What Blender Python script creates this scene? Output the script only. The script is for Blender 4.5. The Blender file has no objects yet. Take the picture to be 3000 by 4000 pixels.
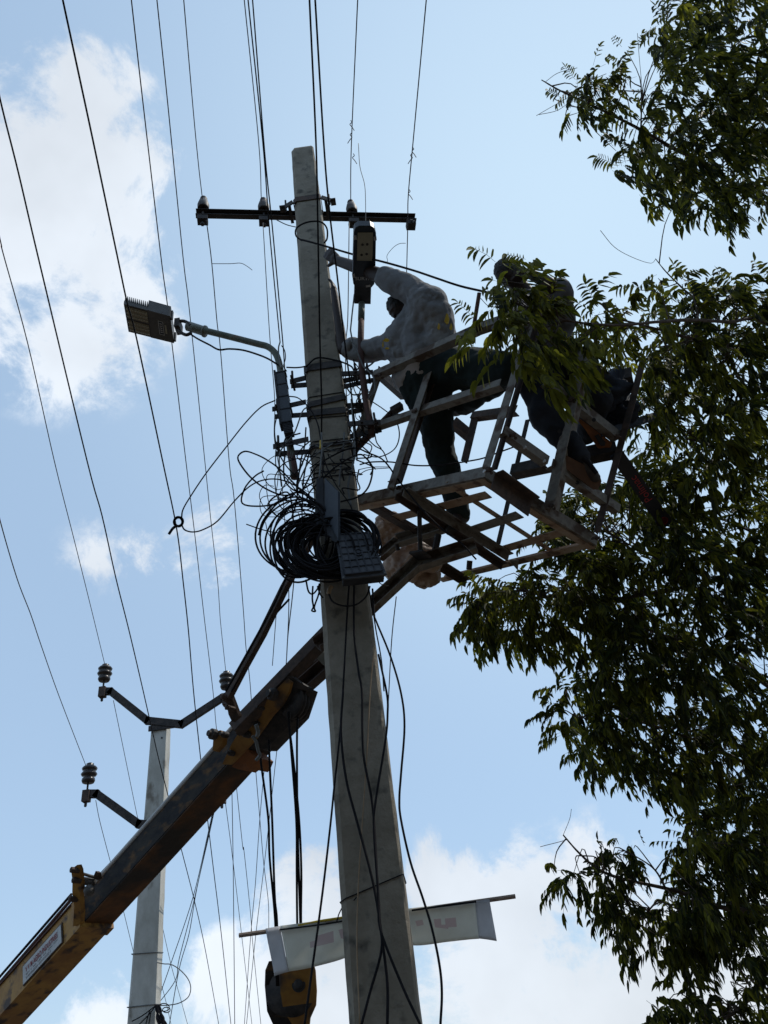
import bpy, math, random
import numpy as np
from mathutils import Vector, Matrix
random.seed(7); rng = np.random.default_rng(7)
sc = bpy.context.scene
# ---------------------------------------------------------------- camera
F = 3000.0                                   # focal length for a 3000 x 4000 frame
upc = np.array([-565, 4010, -3000.0]); upc /= np.linalg.norm(upc)
fwc = np.array([0, 0, -1.0]); Yc = fwc - fwc.dot(upc) * upc; Yc /= np.linalg.norm(Yc); Xc = np.cross(Yc, upc)
R = np.array([X_ for X_ in (Xc, Yc, upc)]); CAM = np.array([0, 0, 1.6])
cd = bpy.data.cameras.new('camera'); cam = bpy.data.objects.new('camera', cd); sc.collection.objects.link(cam)
cd.sensor_fit = 'VERTICAL'; cd.sensor_height = 36; cd.lens = 27; cd.clip_start = 0.05; cd.clip_end = 5000
M = Matrix([[R[i][j] for j in range(3)] for i in range(3)]).to_4x4(); M.translation = Vector(CAM); cam.matrix_world = M
sc.camera = cam
def ray(px, py): return R @ np.array([(px - 1500) / F, (2000 - py) / F, -1.0])
def D(px, py, d): return CAM + ray(px, py) * d             # point at camera depth d
def AY(px, py, y): r = ray(px, py); return CAM + r * (y / r[1])
def AZ(px, py, z): r = ray(px, py); return CAM + r * ((z - 1.6) / r[2])
def nrm(v): v = np.array(v, float); return v / (np.linalg.norm(v) + 1e-12)
# ---------------------------------------------------------------- light, sky, exposure
SUN = nrm(ray(3700, -1500)); sel = math.asin(SUN[2]); saz = math.atan2(SUN[0], SUN[1])
sd = bpy.data.lights.new('sun', 'SUN'); sd.energy = 3.0; sd.angle = math.radians(0.6); sd.color = (1, .95, .86)
so = bpy.data.objects.new('sun', sd); sc.collection.objects.link(so)
so.rotation_euler = Vector(SUN).to_track_quat('Z', 'Y').to_euler(); so.location = (5, 5, 30)
wd = bpy.data.worlds.new('World'); sc.world = wd; wd.use_nodes = True
nt = wd.node_tree; N = nt.nodes; L = nt.links; N.clear()
def nd(t, **k):
    n = N.new(t)
    for a, b in k.items(): setattr(n, a, b)
    return n
def math_(op, a, b=None, c=None, clamp=False):
    n = nd('ShaderNodeMath', operation=op); n.use_clamp = clamp
    for i, v in enumerate((a, b, c)):
        if v is None: continue
        if isinstance(v, (int, float)): n.inputs[i].default_value = v
        else: L.new(v, n.inputs[i])
    return n.outputs[0]
sky = nd('ShaderNodeTexSky', sky_type='NISHITA', sun_disc=False); sky.sun_elevation = sel; sky.sun_rotation = saz
sky.altitude = 0; sky.air_density = 1.0; sky.dust_density = 0.6; sky.ozone_density = 1.2
tc = nd('ShaderNodeTexCoord'); vec = tc.outputs['Generated']
nz = nd('ShaderNodeTexNoise', noise_dimensions='3D'); nz.inputs['Scale'].default_value = 7; nz.inputs['Detail'].default_value = 9
nz.inputs['Roughness'].default_value = .66; nz.inputs['Distortion'].default_value = .25; L.new(vec, nz.inputs['Vector'])
nz2 = nd('ShaderNodeTexNoise', noise_dimensions='3D'); nz2.inputs['Scale'].default_value = 3.2; nz2.inputs['Detail'].default_value = 5
L.new(vec, nz2.inputs['Vector'])
CL = [(220, 760, 380, 1.1), (330, 420, 240, .85), (40, 950, 400, 1.1), (400, 1050, 300, 1.1), (300, 1260, 260, .95), (470, 640, 220, .85), (180, 1450, 170, .5), (500, 900, 200, .9),
      (380, 2170, 130, .42), (560, 2180, 140, .5), (700, 2210, 110, .4), (850, 2130, 190, .62), (880, 2220, 150, .55), (760, 980, 90, .5),
      (1260, 3600, 230, 1.0), (1780, 3500, 200, 1), (2050, 3560, 230, 1), (2330, 3480, 210, .95), (1950, 3900, 440, .95), (2150, 3350, 90, .5),
      (2600, 3950, 520, .9), (1500, 4000, 380, .9), (1050, 3960, 280, .95), (850, 3840, 160, .85), (430, 4050, 200, .9), (2900, 3650, 330, .7)]
acc = None
for (px, py, r, s) in CL:
    dr = nrm(ray(px, py)); rr = r / F * (1 / np.linalg.norm(ray(px, py)))
    dn = nd('ShaderNodeVectorMath', operation='DISTANCE'); L.new(vec, dn.inputs[0]); dn.inputs[1].default_value = tuple(dr)
    m = math_('MULTIPLY_ADD', dn.outputs['Value'], -s / (rr * 1.7), s, clamp=True)
    acc = m if acc is None else math_('SMOOTH_MAX', acc, m, .10)
dens = math_('ADD', acc, math_('MULTIPLY', math_('SUBTRACT', nz.outputs['Fac'], .51), 2.9))
mr = nd('ShaderNodeMapRange', interpolation_type='SMOOTHSTEP'); L.new(dens, mr.inputs['Value'])
mr.inputs['From Min'].default_value = .22; mr.inputs['From Max'].default_value = .64
has = math_('GREATER_THAN', acc, .004)
fac = math_('MULTIPLY', math_('MULTIPLY', mr.outputs['Result'], .88), math_('MULTIPLY_ADD', acc, 4.0, -.28, clamp=True))
cr = nd('ShaderNodeMapRange'); L.new(nz2.outputs['Fac'], cr.inputs['Value']); cr.inputs['From Min'].default_value = .35; cr.inputs['From Max'].default_value = .65
cr.inputs['To Min'].default_value = 5.3; cr.inputs['To Max'].default_value = 7.3
cc = nd('ShaderNodeVectorMath', operation='SCALE'); cc.inputs[0].default_value = (.94, 1.0, 1.075); L.new(cr.outputs['Result'], cc.inputs['Scale'])
hz = nd('ShaderNodeMix', data_type='RGBA'); hz.inputs['Factor'].default_value = .66; L.new(sky.outputs['Color'], hz.inputs[6]); hz.inputs[7].default_value = (3.6, 5.0, 6.7, 1)
gd = nd('ShaderNodeVectorMath', operation='DISTANCE'); L.new(vec, gd.inputs[0]); gd.inputs[1].default_value = tuple(nrm(ray(2250, 1000)))
gm = nd('ShaderNodeMapRange', interpolation_type='SMOOTHSTEP'); L.new(gd.outputs['Value'], gm.inputs['Value']); gm.inputs['From Min'].default_value = .75; gm.inputs['From Max'].default_value = .0; gm.inputs['To Max'].default_value = .8
h2 = nd('ShaderNodeMix', data_type='RGBA'); L.new(gm.outputs[0], h2.inputs['Factor']); L.new(hz.outputs[2], h2.inputs[6]); h2.inputs[7].default_value = (4.7, 6.1, 7.3, 1)
mx = nd('ShaderNodeMix', data_type='RGBA'); L.new(fac, mx.inputs['Factor']); L.new(h2.outputs[2], mx.inputs[6]); L.new(cc.outputs[0], mx.inputs[7])
bg = nd('ShaderNodeBackground'); bg.inputs['Strength'].default_value = .14; L.new(mx.outputs[2], bg.inputs['Color'])
wo = nd('ShaderNodeOutputWorld'); L.new(bg.outputs[0], wo.inputs['Surface'])
sc.view_settings.view_transform = 'Standard'; sc.view_settings.look = 'None'; sc.view_settings.exposure = 0; sc.view_settings.gamma = 1
sc.cycles.max_bounces = 5; sc.cycles.transparent_max_bounces = 6

# ---------------------------------------------------------------- materials
MAT = {}
def mat(name, c1, c2=None, scale=8, rough=.8, metal=0, bump=.2, lo=.4, hi=.6, c3=None, s3=2, lo3=.55, hi3=.7, stretch=None, trans=0, detail=6, spec=.4, bscale=3, bdist=.01):
    m = bpy.data.materials.new(name); m.use_nodes = True; t = m.node_tree; n = t.nodes; l = t.links; n.clear()
    o = n.new('ShaderNodeOutputMaterial'); p = n.new('ShaderNodeBsdfPrincipled'); p.inputs['Roughness'].default_value = rough
    p.inputs['Metallic'].default_value = metal; p.inputs['Specular IOR Level'].default_value = spec
    c = n.new('ShaderNodeTexCoord'); mp = n.new('ShaderNodeMapping'); l.new(c.outputs['Object'], mp.inputs['Vector'])
    if stretch: mp.inputs['Scale'].default_value = stretch
    z = n.new('ShaderNodeTexNoise'); z.inputs['Scale'].default_value = scale; z.inputs['Detail'].default_value = detail; z.inputs['Roughness'].default_value = .65
    l.new(mp.outputs[0], z.inputs['Vector'])
    r = n.new('ShaderNodeMapRange'); r.inputs['From Min'].default_value = lo; r.inputs['From Max'].default_value = hi; l.new(z.outputs['Fac'], r.inputs['Value'])
    x = n.new('ShaderNodeMix'); x.data_type = 'RGBA'; l.new(r.outputs[0], x.inputs['Factor']); x.inputs[6].default_value = (*c1, 1); x.inputs[7].default_value = (*(c2 or c1), 1)
    col = x.outputs[2]
    if c3:
        z3 = n.new('ShaderNodeTexNoise'); z3.inputs['Scale'].default_value = s3; z3.inputs['Detail'].default_value = 8; l.new(mp.outputs[0], z3.inputs['Vector'])
        r3 = n.new('ShaderNodeMapRange'); r3.inputs['From Min'].default_value = lo3; r3.inputs['From Max'].default_value = hi3; l.new(z3.outputs['Fac'], r3.inputs['Value'])
        x3 = n.new('ShaderNodeMix'); x3.data_type = 'RGBA'; l.new(r3.outputs[0], x3.inputs['Factor']); l.new(col, x3.inputs[6]); x3.inputs[7].default_value = (*c3, 1); col = x3.outputs[2]
    l.new(col, p.inputs['Base Color'])
    if bump:
        zb = n.new('ShaderNodeTexNoise'); zb.inputs['Scale'].default_value = scale * bscale; zb.inputs['Detail'].default_value = 5; l.new(mp.outputs[0], zb.inputs['Vector'])
        b = n.new('ShaderNodeBump'); b.inputs['Strength'].default_value = bump; b.inputs['Distance'].default_value = bdist; l.new(zb.outputs['Fac'], b.inputs['Height']); l.new(b.outputs[0], p.inputs['Normal'])
    sh = p.outputs[0]
    if trans:
        tr = n.new('ShaderNodeBsdfTranslucent'); l.new(col, tr.inputs['Color']); ms = n.new('ShaderNodeMixShader'); ms.inputs[0].default_value = trans
        l.new(sh, ms.inputs[1]); l.new(tr.outputs[0], ms.inputs[2]); sh = ms.outputs[0]
    l.new(sh, o.inputs['Surface']); MAT[name] = m; return m
mat('concrete', (.19, .165, .128), (.25, .222, .178), 5, .92, bump=.5, c3=(.085, .078, .065), s3=9, lo3=.56, hi3=.7, bscale=9)
mat('pale_concrete', (.36, .35, .31), (.47, .46, .42), 4, .9, bump=.4, c3=(.2, .18, .15), s3=6, lo3=.6, hi3=.7, stretch=(1, 1, .5))
mat('rusty_steel', (.045, .033, .028), (.085, .055, .042), 14, .8, .0, bump=.4)
mat('dark_steel', (.02, .018, .018), (.05, .04, .036), 16, .7, .1, bump=.3)
mat('basket_steel', (.135, .122, .105), (.23, .212, .185), 9, .7, .1, bump=.6, c3=(.07, .045, .03), s3=9, lo3=.5, hi3=.62)
mat('floor_steel', (.28, .18, .115), (.34, .26, .19), 9, .8, .1, bump=.5, c3=(.12, .07, .045), s3=12, lo3=.52, hi3=.62)
mat('cable_black', (.008, .008, .010), (.015, .014, .017), 20, .8, bump=0, spec=.15)
mat('cable_grey', (.10, .11, .11), (.14, .14, .14), 20, .6, bump=0)
mat('cable_tan', (.25, .17, .1), (.3, .22, .14), 20, .6, bump=0)
mat('wire_alu', (.035, .028, .03), (.05, .04, .04), 20, .7, .0, bump=0)
mat('porcelain', (.04, .03, .03), (.07, .055, .05), 9, .55, bump=0, spec=.2, c3=(.10, .10, .10), s3=5, lo3=.5, hi3=.6)
mat('black_porcelain', (.02, .014, .012), (.035, .028, .025), 9, .3, bump=0)
mat('black_plastic', (.022, .024, .029), (.035, .038, .045), 12, .7, bump=.1, spec=.25)
mat('blue_black_plastic', (.012, .018, .03), (.022, .03, .042), 5, .45, bump=.1)
mat('grey_paint', (.16, .17, .16), (.22, .23, .21), 12, .6, bump=.15)
mat('lamp_grey', (.06, .057, .055), (.09, .085, .08), 10, .55, bump=.1)
mat('pipe_green', (.09, .105, .085), (.14, .15, .12), 14, .65, .1, bump=.3, c3=(.16, .08, .05), s3=8, lo3=.6, hi3=.7)
mat('pipe_red', (.10, .045, .035), (.06, .035, .03), 12, .8, bump=.3)
mat('lens', (.25, .21, .14), (.18, .15, .1), 60, .3, bump=.2)
mat('lens_cream', (.3, .28, .21), (.24, .225, .17), 8, .4, bump=.05)
mat('yellow_paint', (.27, .14, .03), (.2, .09, .02), 5, .6, bump=.3, c3=(.06, .04, .03), s3=6, lo3=.5, hi3=.66)
mat('yellow_outer', (.38, .20, .04), (.26, .12, .025), 4, .6, bump=.3, c3=(.05, .025, .015), s3=9, lo3=.52, hi3=.66)
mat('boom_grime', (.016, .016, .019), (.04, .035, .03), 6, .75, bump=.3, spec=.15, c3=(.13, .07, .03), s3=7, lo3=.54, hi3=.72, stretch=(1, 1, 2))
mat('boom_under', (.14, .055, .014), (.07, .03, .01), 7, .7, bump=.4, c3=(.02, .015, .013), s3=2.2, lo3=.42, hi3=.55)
mat('white_paint', (.5, .5, .5), (.4, .4, .4), 10, .6, bump=.05)
mat('red_paint', (.22, .02, .025), None, 10, .6, bump=0)
mat('bar_red', (.35, .04, .05), None, 10, .6, bump=0)
mat('grey_ink', (.33, .32, .32), None, 10, .6, bump=0)
mat('pink_ink', (.58, .43, .42), (.6, .48, .46), 10, .8, bump=0)
mat('banner_cloth', (.78, .77, .71), (.72, .71, .65), 6, .9, bump=.3, trans=.55)
mat('banner_white', (.68, .68, .7), (.6, .6, .62), 6, .9, bump=.3, trans=.55)
mat('wood', (.2, .15, .12), (.28, .22, .18), 20, .85, bump=.3, stretch=(1, 8, 8))
mat('yellow_tape', (.6, .42, .02), (.5, .33, .02), 20, .5, bump=0)
mat('sack_plastic', (.42, .32, .24), (.24, .16, .11), 6, .5, bump=.8, trans=.35, bscale=2)
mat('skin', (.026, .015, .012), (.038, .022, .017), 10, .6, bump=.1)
mat('hair', (.012, .01, .01), (.02, .018, .016), 60, .6, bump=.6)
mat('shirt', (.28, .285, .295), (.21, .215, .23), 4, .92, bump=.6, bdist=.04, bscale=1.5, c3=(.44, .37, .33), s3=2, lo3=.55, hi3=.7, trans=.25)
mat('shirt_grey', (.09, .09, .10), (.125, .125, .14), 6, .92, bump=.5)
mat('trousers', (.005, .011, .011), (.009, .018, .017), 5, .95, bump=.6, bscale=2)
mat('box_grey', (.05, .055, .066), (.07, .076, .09), 12, .6, bump=.1, spec=.3)
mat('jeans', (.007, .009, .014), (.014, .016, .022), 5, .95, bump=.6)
mat('shoe_sole', (.14, .075, .045), (.1, .055, .035), 8, .8, bump=.2)
mat('shoe', (.03, .026, .022), (.05, .04, .035), 8, .7, bump=.2)
mat('tool_black', (.012, .014, .022), (.02, .022, .03), 12, .6, bump=.1)
mat('bag_blue', (.015, .02, .035), (.03, .04, .06), 5, .8, bump=.6)
mat('orange_paint', (.26, .09, .02), (.17, .06, .02), 8, .6, bump=.2)
mat('bark', (.055, .038, .03), (.1, .075, .06), 14, .95, bump=.8)
mat('asphalt', (.05, .05, .052), (.065, .063, .06), 30, .9, bump=.3)
mat('soil', (.075, .06, .045), (.11, .09, .07), 3, 1, bump=.5)
def leafmat(name, a, b, tr):
    m = bpy.data.materials.new(name); m.use_nodes = True; t = m.node_tree; n = t.nodes; l = t.links; n.clear()
    o = n.new('ShaderNodeOutputMaterial'); at = n.new('ShaderNodeAttribute'); at.attribute_name = 'tint'
    x = n.new('ShaderNodeMix'); x.data_type = 'RGBA'; l.new(at.outputs['Fac'], x.inputs['Factor']); x.inputs[6].default_value = (*a, 1); x.inputs[7].default_value = (*b, 1)
    p = n.new('ShaderNodeBsdfPrincipled'); p.inputs['Roughness'].default_value = .6; p.inputs['Specular IOR Level'].default_value = .25; l.new(x.outputs[2], p.inputs['Base Color'])
    tn = n.new('ShaderNodeBsdfTranslucent'); l.new(x.outputs[2], tn.inputs['Color'])
    ms = n.new('ShaderNodeMixShader'); ms.inputs[0].default_value = tr; l.new(p.outputs[0], ms.inputs[1]); l.new(tn.outputs[0], ms.inputs[2]); l.new(ms.outputs[0], o.inputs['Surface'])
    MAT[name] = m
leafmat('leaf', (.020, .030, .007), (.26, .26, .022), .48)  # tint blends natural leaf variation with painted backlit yellow-green
leafmat('leaf_yellow', (.3, .24, .01), (.5, .36, .01), .5)

# ---------------------------------------------------------------- builders
ORG = {}
def worg(o): return ORG.get(o.name, np.zeros(3)) if o else np.zeros(3)
def tag(o, label=None, cat=None, group=None, kind=None):
    if label: o['label'] = label
    if cat: o['category'] = cat
    if group: o['group'] = group
    if kind: o['kind'] = kind
    return o
def thing(name, loc, label, cat, group=None):
    o = bpy.data.objects.new(name, None); sc.collection.objects.link(o); o.location = tuple(loc); o.empty_display_size = .1
    ORG[o.name] = np.array(loc, float); return tag(o, label, cat, group)
def frame(t, hint=(0, 0, 1)):
    t = nrm(t); h = np.array(hint, float)
    a = h - h.dot(t) * t
    if np.linalg.norm(a) < 1e-3: h = np.array([1., .2, 0]); a = h - h.dot(t) * t
    a = nrm(a); return t, a, np.cross(t, a)
def catmull(P, k=6):
    P = [np.array(p, float) for p in P]
    if len(P) < 3: return P
    Q = [2 * P[0] - P[1]] + P + [2 * P[-1] - P[-2]]; out = []
    for i in range(1, len(Q) - 2):
        for j in range(k):
            t = j / k; a, b, c, d = Q[i - 1:i + 3]
            out.append(.5 * ((2 * b) + (c - a) * t + (2 * a - 5 * b + 4 * c - d) * t * t + (3 * b - a - 3 * c + d) * t ** 3))
    out.append(Q[-2]); return out
class MB:
    def __init__(s): s.v = []; s.f = []; s.mi = []; s.m = 0
    def add(s, vs, fs):
        n = len(s.v); s.v += [np.array(v, float) for v in vs]; s.f += [[i + n for i in f] for f in fs]; s.mi += [s.m] * len(fs); return s
    def box(s, c, ax, ay, az):                                 # centre and three half vectors
        c, ax, ay, az = map(lambda q: np.array(q, float), (c, ax, ay, az))
        vs = [c + i * ax + j * ay + k * az for i in (-1, 1) for j in (-1, 1) for k in (-1, 1)]
        return s.add(vs, [(0, 1, 3, 2), (4, 6, 7, 5), (0, 4, 5, 1), (2, 3, 7, 6), (0, 2, 6, 4), (1, 5, 7, 3)])
    def bar(s, p, q, w, h, hint=(0, 0, 1)):
        p, q = np.array(p, float), np.array(q, float); t, a, b = frame(q - p, hint)
        return s.box((p + q) / 2, (q - p) / 2, b * w / 2, a * h / 2)
    def ang(s, p, q, n1, n2, w=.05, t=.006):                    # angle iron: heel on the line pq, legs along n1 and n2
        p, q = np.array(p, float), np.array(q, float); d = nrm(q - p)
        a = nrm(np.array(n1) - np.dot(n1, d) * d); b = np.array(n2) - np.dot(n2, d) * d; b = nrm(b - b.dot(a) * a); m = (p + q) / 2; h = (q - p) / 2
        s.box(m + a * w / 2 + b * t / 2, h, a * w / 2, b * t / 2)
        return s.box(m + b * (w / 2 + t / 2) + a * t / 2, h * .999, b * (w / 2 - t / 2 ), a * t / 2)
    def tube(s, P, r, n=8, cap=True):
        P = [np.array(p, float) for p in P]; m = len(P); rs = r if hasattr(r, '__len__') else [r] * m
        T = [nrm(P[min(i + 1, m - 1)] - P[max(i - 1, 0)]) for i in range(m)]
        _, a, b = frame(T[0]); vs = []
        for i in range(m):
            a = nrm(a - a.dot(T[i]) * T[i]); b = np.cross(T[i], a)
            vs += [P[i] + rs[i] * (math.cos(2 * math.pi * k / n) * a + math.sin(2 * math.pi * k / n) * b) for k in range(n)]
        fs = [(i * n + k, i * n + (k + 1) % n, (i + 1) * n + (k + 1) % n, (i + 1) * n + k) for i in range(m - 1) for k in range(n)]
        if cap: fs += [list(range(n))[::-1], [(m - 1) * n + k for k in range(n)]]
        return s.add(vs, fs)
    def lathe(s, base, axis, prof, n=20):
        t, a, b = frame(axis); base = np.array(base, float); vs = []
        for (r, h) in prof: vs += [base + t * h + r * (math.cos(2 * math.pi * k / n) * a + math.sin(2 * math.pi * k / n) * b) for k in range(n)]
        m = len(prof); fs = [(i * n + k, i * n + (k + 1) % n, (i + 1) * n + (k + 1) % n, (i + 1) * n + k) for i in range(m - 1) for k in range(n)]
        return s.add(vs, fs + [list(range(n))[::-1], [(m - 1) * n + k for k in range(n)]])
    def prism(s, poly, off):
        poly = [np.array(p, float) for p in poly]; off = np.array(off, float); n = len(poly)
        return s.add(poly + [p + off for p in poly], [list(range(n)), [n + i for i in range(n)][::-1]] + [(i, n + i, n + (i + 1) % n, (i + 1) % n) for i in range(n)])
    def ell(s, c, r, axes=None, n=14, m=9):
        c = np.array(c, float); A = np.eye(3) if axes is None else np.array(axes); r = np.array(r if hasattr(r, '__len__') else [r] * 3, float)
        vs = [c + r[2] * A[2]]; 
        for i in range(1, m):
            th = math.pi * i / m
            for k in range(n):
                ph = 2 * math.pi * k / n; vs.append(c + r[0] * math.sin(th) * math.cos(ph) * A[0] + r[1] * math.sin(th) * math.sin(ph) * A[1] + r[2] * math.cos(th) * A[2])
        vs.append(c - r[2] * A[2]); e = len(vs) - 1
        fs = [(0, 1 + k, 1 + (k + 1) % n) for k in range(n)] + [(1 + (i * n) + k, 1 + (i + 1) * n + k, 1 + (i + 1) * n + (k + 1) % n, 1 + i * n + (k + 1) % n) for i in range(m - 2) for k in range(n)]
        fs += [(e, 1 + (m - 2) * n + (k + 1) % n, 1 + (m - 2) * n + k) for k in range(n)]
        return s.add(vs, fs)
    def cap(s, p, q, r1, r2, n=14):                            # tapered closed capsule
        p, q = np.array(p, float), np.array(q, float); d = nrm(q - p); P = []; r = []
        for k in range(5): a = math.pi / 2 * (1 - k / 4); P.append(p - d * r1 * math.sin(a)); r.append(max(r1 * math.cos(a), 1e-3))
        for k in range(1, 5): f = k / 4; P.append(p + (q - p) * f); r.append(r1 + (r2 - r1) * f)
        for k in range(1, 5): a = math.pi / 2 * k / 4; P.append(q + d * r2 * math.sin(a)); r.append(max(r2 * math.cos(a), 1e-3))
        return s.tube(P, r, n)
    def build(s, name, m, parent=None, smooth=False, label=None):
        o_ = worg(parent); me = bpy.data.meshes.new(name)
        me.from_pydata([tuple(v - o_) for v in s.v], [], s.f); ms = m if isinstance(m, (list, tuple)) else [m]
        for q in ms: me.materials.append(MAT[q])
        if len(ms) > 1: me.polygons.foreach_set('material_index', s.mi)
        if smooth: me.polygons.foreach_set('use_smooth', [True] * len(me.polygons))
        me.update(); o = bpy.data.objects.new(name, me); sc.collection.objects.link(o)
        if parent: o.parent = parent
        ORG[o.name] = o_
        if label: o['label'] = label
        return o
def text_mesh(txt, name, m, origin, xdir, ydir, size, parent, depth=.002, sx=1.0, bold=0):
    cu = bpy.data.curves.new(name, 'FONT'); cu.body = txt; cu.size = 1; cu.align_x = 'CENTER'; cu.align_y = 'CENTER'; cu.extrude = 0; cu.offset = bold
    to = bpy.data.objects.new('tmp', cu); sc.collection.objects.link(to); bpy.context.view_layer.update()
    me = bpy.data.meshes.new_from_object(to.evaluated_get(bpy.context.evaluated_depsgraph_get())); bpy.data.objects.remove(to); bpy.data.curves.remove(cu)
    x = nrm(xdir); z = nrm(np.cross(x, ydir)); y = np.cross(z, x); o_ = worg(parent)
    for v in me.vertices: v.co = Vector(tuple(np.array(origin) + x * v.co.x * size * sx + y * v.co.y * size + z * depth - o_))
    me.materials.clear(); me.materials.append(MAT[m]); me.name = name
    o = bpy.data.objects.new(name, me); sc.collection.objects.link(o); o.parent = parent; ORG[o.name] = o_; return o
def dpath(P, d0, d1, smooth=True, k=6):
    """pixels -> world points; depth is linear in space between both ends; a third number in a point overrides it"""
    L_ = [0.0]
    for a, b in zip(P, P[1:]): L_.append(L_[-1] + math.hypot(b[0] - a[0], b[1] - a[1]))
    out = []
    for p, l in zip(P, L_):
        f = l / L_[-1]; inv = (1 - f) / d0 + f / d1; d = p[2] if len(p) > 2 else 1 / inv; out.append((p[0], p[1], 1 / d))
    if smooth and len(out) > 2: out = catmull(out, k)
    return [D(p[0], p[1], 1 / p[2]) for p in out]
def ypath(P, y0, y1, k=6):
    n = len(P); out = [(p[0], p[1], p[2] if len(p) > 2 else y0 + (y1 - y0) * i / max(n - 1, 1)) for i, p in enumerate(P)]
    if n > 2: out = catmull(out, k)
    return [AY(*p) for p in out]
def wire(P, d0, d1, r, label, group=None, m='cable_black', name='overhead_wire', cat='wire', mode='d', k=6, n=6):
    pts = dpath(P, d0, d1, k=k) if mode == 'd' else ypath(P, d0, d1, k=k)
    o = MB().tube(pts, r, n).build(name, m, None, True); return tag(o, label, cat, group)

# ---------------------------------------------------------------- ground
MB().add([(-600, -600, 0), (600, -600, 0), (600, 900, 0), (-600, 900, 0)], [(0, 1, 2, 3)]).build('ground', 'soil')['kind'] = 'structure'
MB().add([(-7.5, -300, .004), (-1.3, -300, .004), (-5.3, 500, .004), (-11.5, 500, .004)], [(0, 1, 2, 3)]).build('road', 'asphalt')['kind'] = 'structure'

# three unseen trees added behind the viewer to keep near sides in shade
def behind():
    for i, (x, y, z, r) in enumerate(((-6, -7, 6.5, 4.2), (0.5, -8, 7.0, 4.6), (7, -6.5, 6.2, 4.3))):
        k = MB(); c = np.array([x, y, z]); k.ell(c, (r, r * .8, r * .95), None, 40, 26)
        for j, v in enumerate(k.v):
            d = v - c; q = nrm(d); k.v[j] = c + d * (1 + .12 * math.sin(7 * q[0] + i) * math.sin(6 * q[2]) + rng.normal(0, .05))
        t = thing('added_shade_tree', (x, y, 0), 'broad dark tree added unseen behind the viewer to shade the near sides', 'tree', 'added shade trees behind the viewer'); k.build('crown', 'shade_crown', t)
        MB().tube([(x, y, 0), (x + .1, y, z)], [.22, .16], 12).build('trunk', 'bark', t)
mat('shade_crown', (.02, .035, .012), (.045, .07, .02), 3, .9, bump=.8)  # dark crowns of the added shading trees
behind()
# ---------------------------------------------------------------- main pole
PX, PYc = -.315, 4.2
def hw(z): return .1195 + (.1640 - .1195) * min(1, max(0, (9.4 - z) / 7.6)) ** .8 if z > 1.8 else .164 + (1.8 - z) * .006
def hd(z): return .085 + (.125 - .085) * (9.5 - z) / 7.6
def pole_ring(z, g=0.0, cut=.03):
    a = hw(z) * .977 + g; b = hd(z) + g; c = cut
    return [(-a + c, -b), (a - c * .4, -b), (a, -b + c * .4), (a, b - c), (a - c, b), (-a + c, b), (-a, b - c), (-a, -b + c)]
pole = thing('utility_pole', (PX, PYc, 0), 'tall tapered grey concrete pole before the lift basket, wound with cables, lamps on both sides', 'utility pole')
mb = MB(); zs = list(np.linspace(0, 9.47, 90)); vs = []; n8 = 8
for i, z in enumerate(zs):
    for j, (x, y) in enumerate(pole_ring(z)):
        e = rng.normal(0, .0025) if j in (1, 2) else rng.normal(0, .0008)
        vs.append((PX + x + e, PYc + y + e * .5, z))
vs += [(PX + x * .93, PYc + y * .9, 9.50) for x, y in pole_ring(9.47)]
m_ = len(zs) + 1
mb.add(vs, [(i * 8 + k, i * 8 + (k + 1) % 8, (i + 1) * 8 + (k + 1) % 8, (i + 1) * 8 + k) for i in range(m_ - 1) for k in range(8)] + [list(range(8))[::-1], [(m_ - 1) * 8 + k for k in range(8)]])
mb.build('shaft', 'concrete', pole)
def zat(py): return AY(1185 + (py - 600) * .0956, py, PYc - .1)[2]
def band(py, h, m='dark_steel', g=.006, tilt=0, name='clamp_band', t=.006):
    z = zat(py); a = pole_ring(z, g); b = pole_ring(z, g + t); vs = []
    for zz in (-h / 2, h / 2):
        for ring in (a, b): vs += [(PX + x, PYc + y, z + zz + tilt * x) for x, y in ring]
    fs = []
    for k in range(8):
        q = (k + 1) % 8; fs += [(8 + k, 8 + q, 24 + q, 24 + k), (k, 16 + k, 16 + q, q), (k, q, 8 + q, 8 + k), (16 + k, 24 + k, 24 + q, 16 + q)]
    return MB().add(vs, fs).build(name, m, pole)
band(772, .075, 'rusty_steel')
band(1432, .07); band(1570, .055, 'dark_steel', tilt=.12); band(1612, .06, 'dark_steel', tilt=-.06); band(1740, .03)
# wrapped thin wires, one part each
for py, tl in ((1545, .02), (1632, -.08), (1722, -.05), (1762, .1), (1815, -.1), (1842, .02), (1862, -.05)):
    z = zat(py); P = [np.array([PX + x, PYc + y, z + tl * x]) for x, y in pole_ring(z, .005)]; P.append(P[0])
    MB().tube(P, .0035, 5).build('binding_wire', 'cable_black', pole)
# crossarm behind the pole
ZA = AY(1195, 862, 4.37)[2]
pL, pR = AZ(765, 850, ZA), AZ(1625, 868, ZA)
ax = nrm(pR - pL); ay_ = np.array([-ax[1], ax[0], 0])
mb = MB(); mb.box((pL + pR) / 2 + (0, 0, .036), (pR - pL) / 2, ay_ * .003, (0, 0, .045)); 
for s_ in (-1, 1): mb.box((pL + pR) / 2 + (0, 0, .036 + s_ * .042) + ay_ * -.026, (pR - pL) / 2 * .999, ay_ * .023, (0, 0, .003))
arm = mb.build('crossarm', 'dark_steel', pole)
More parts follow.
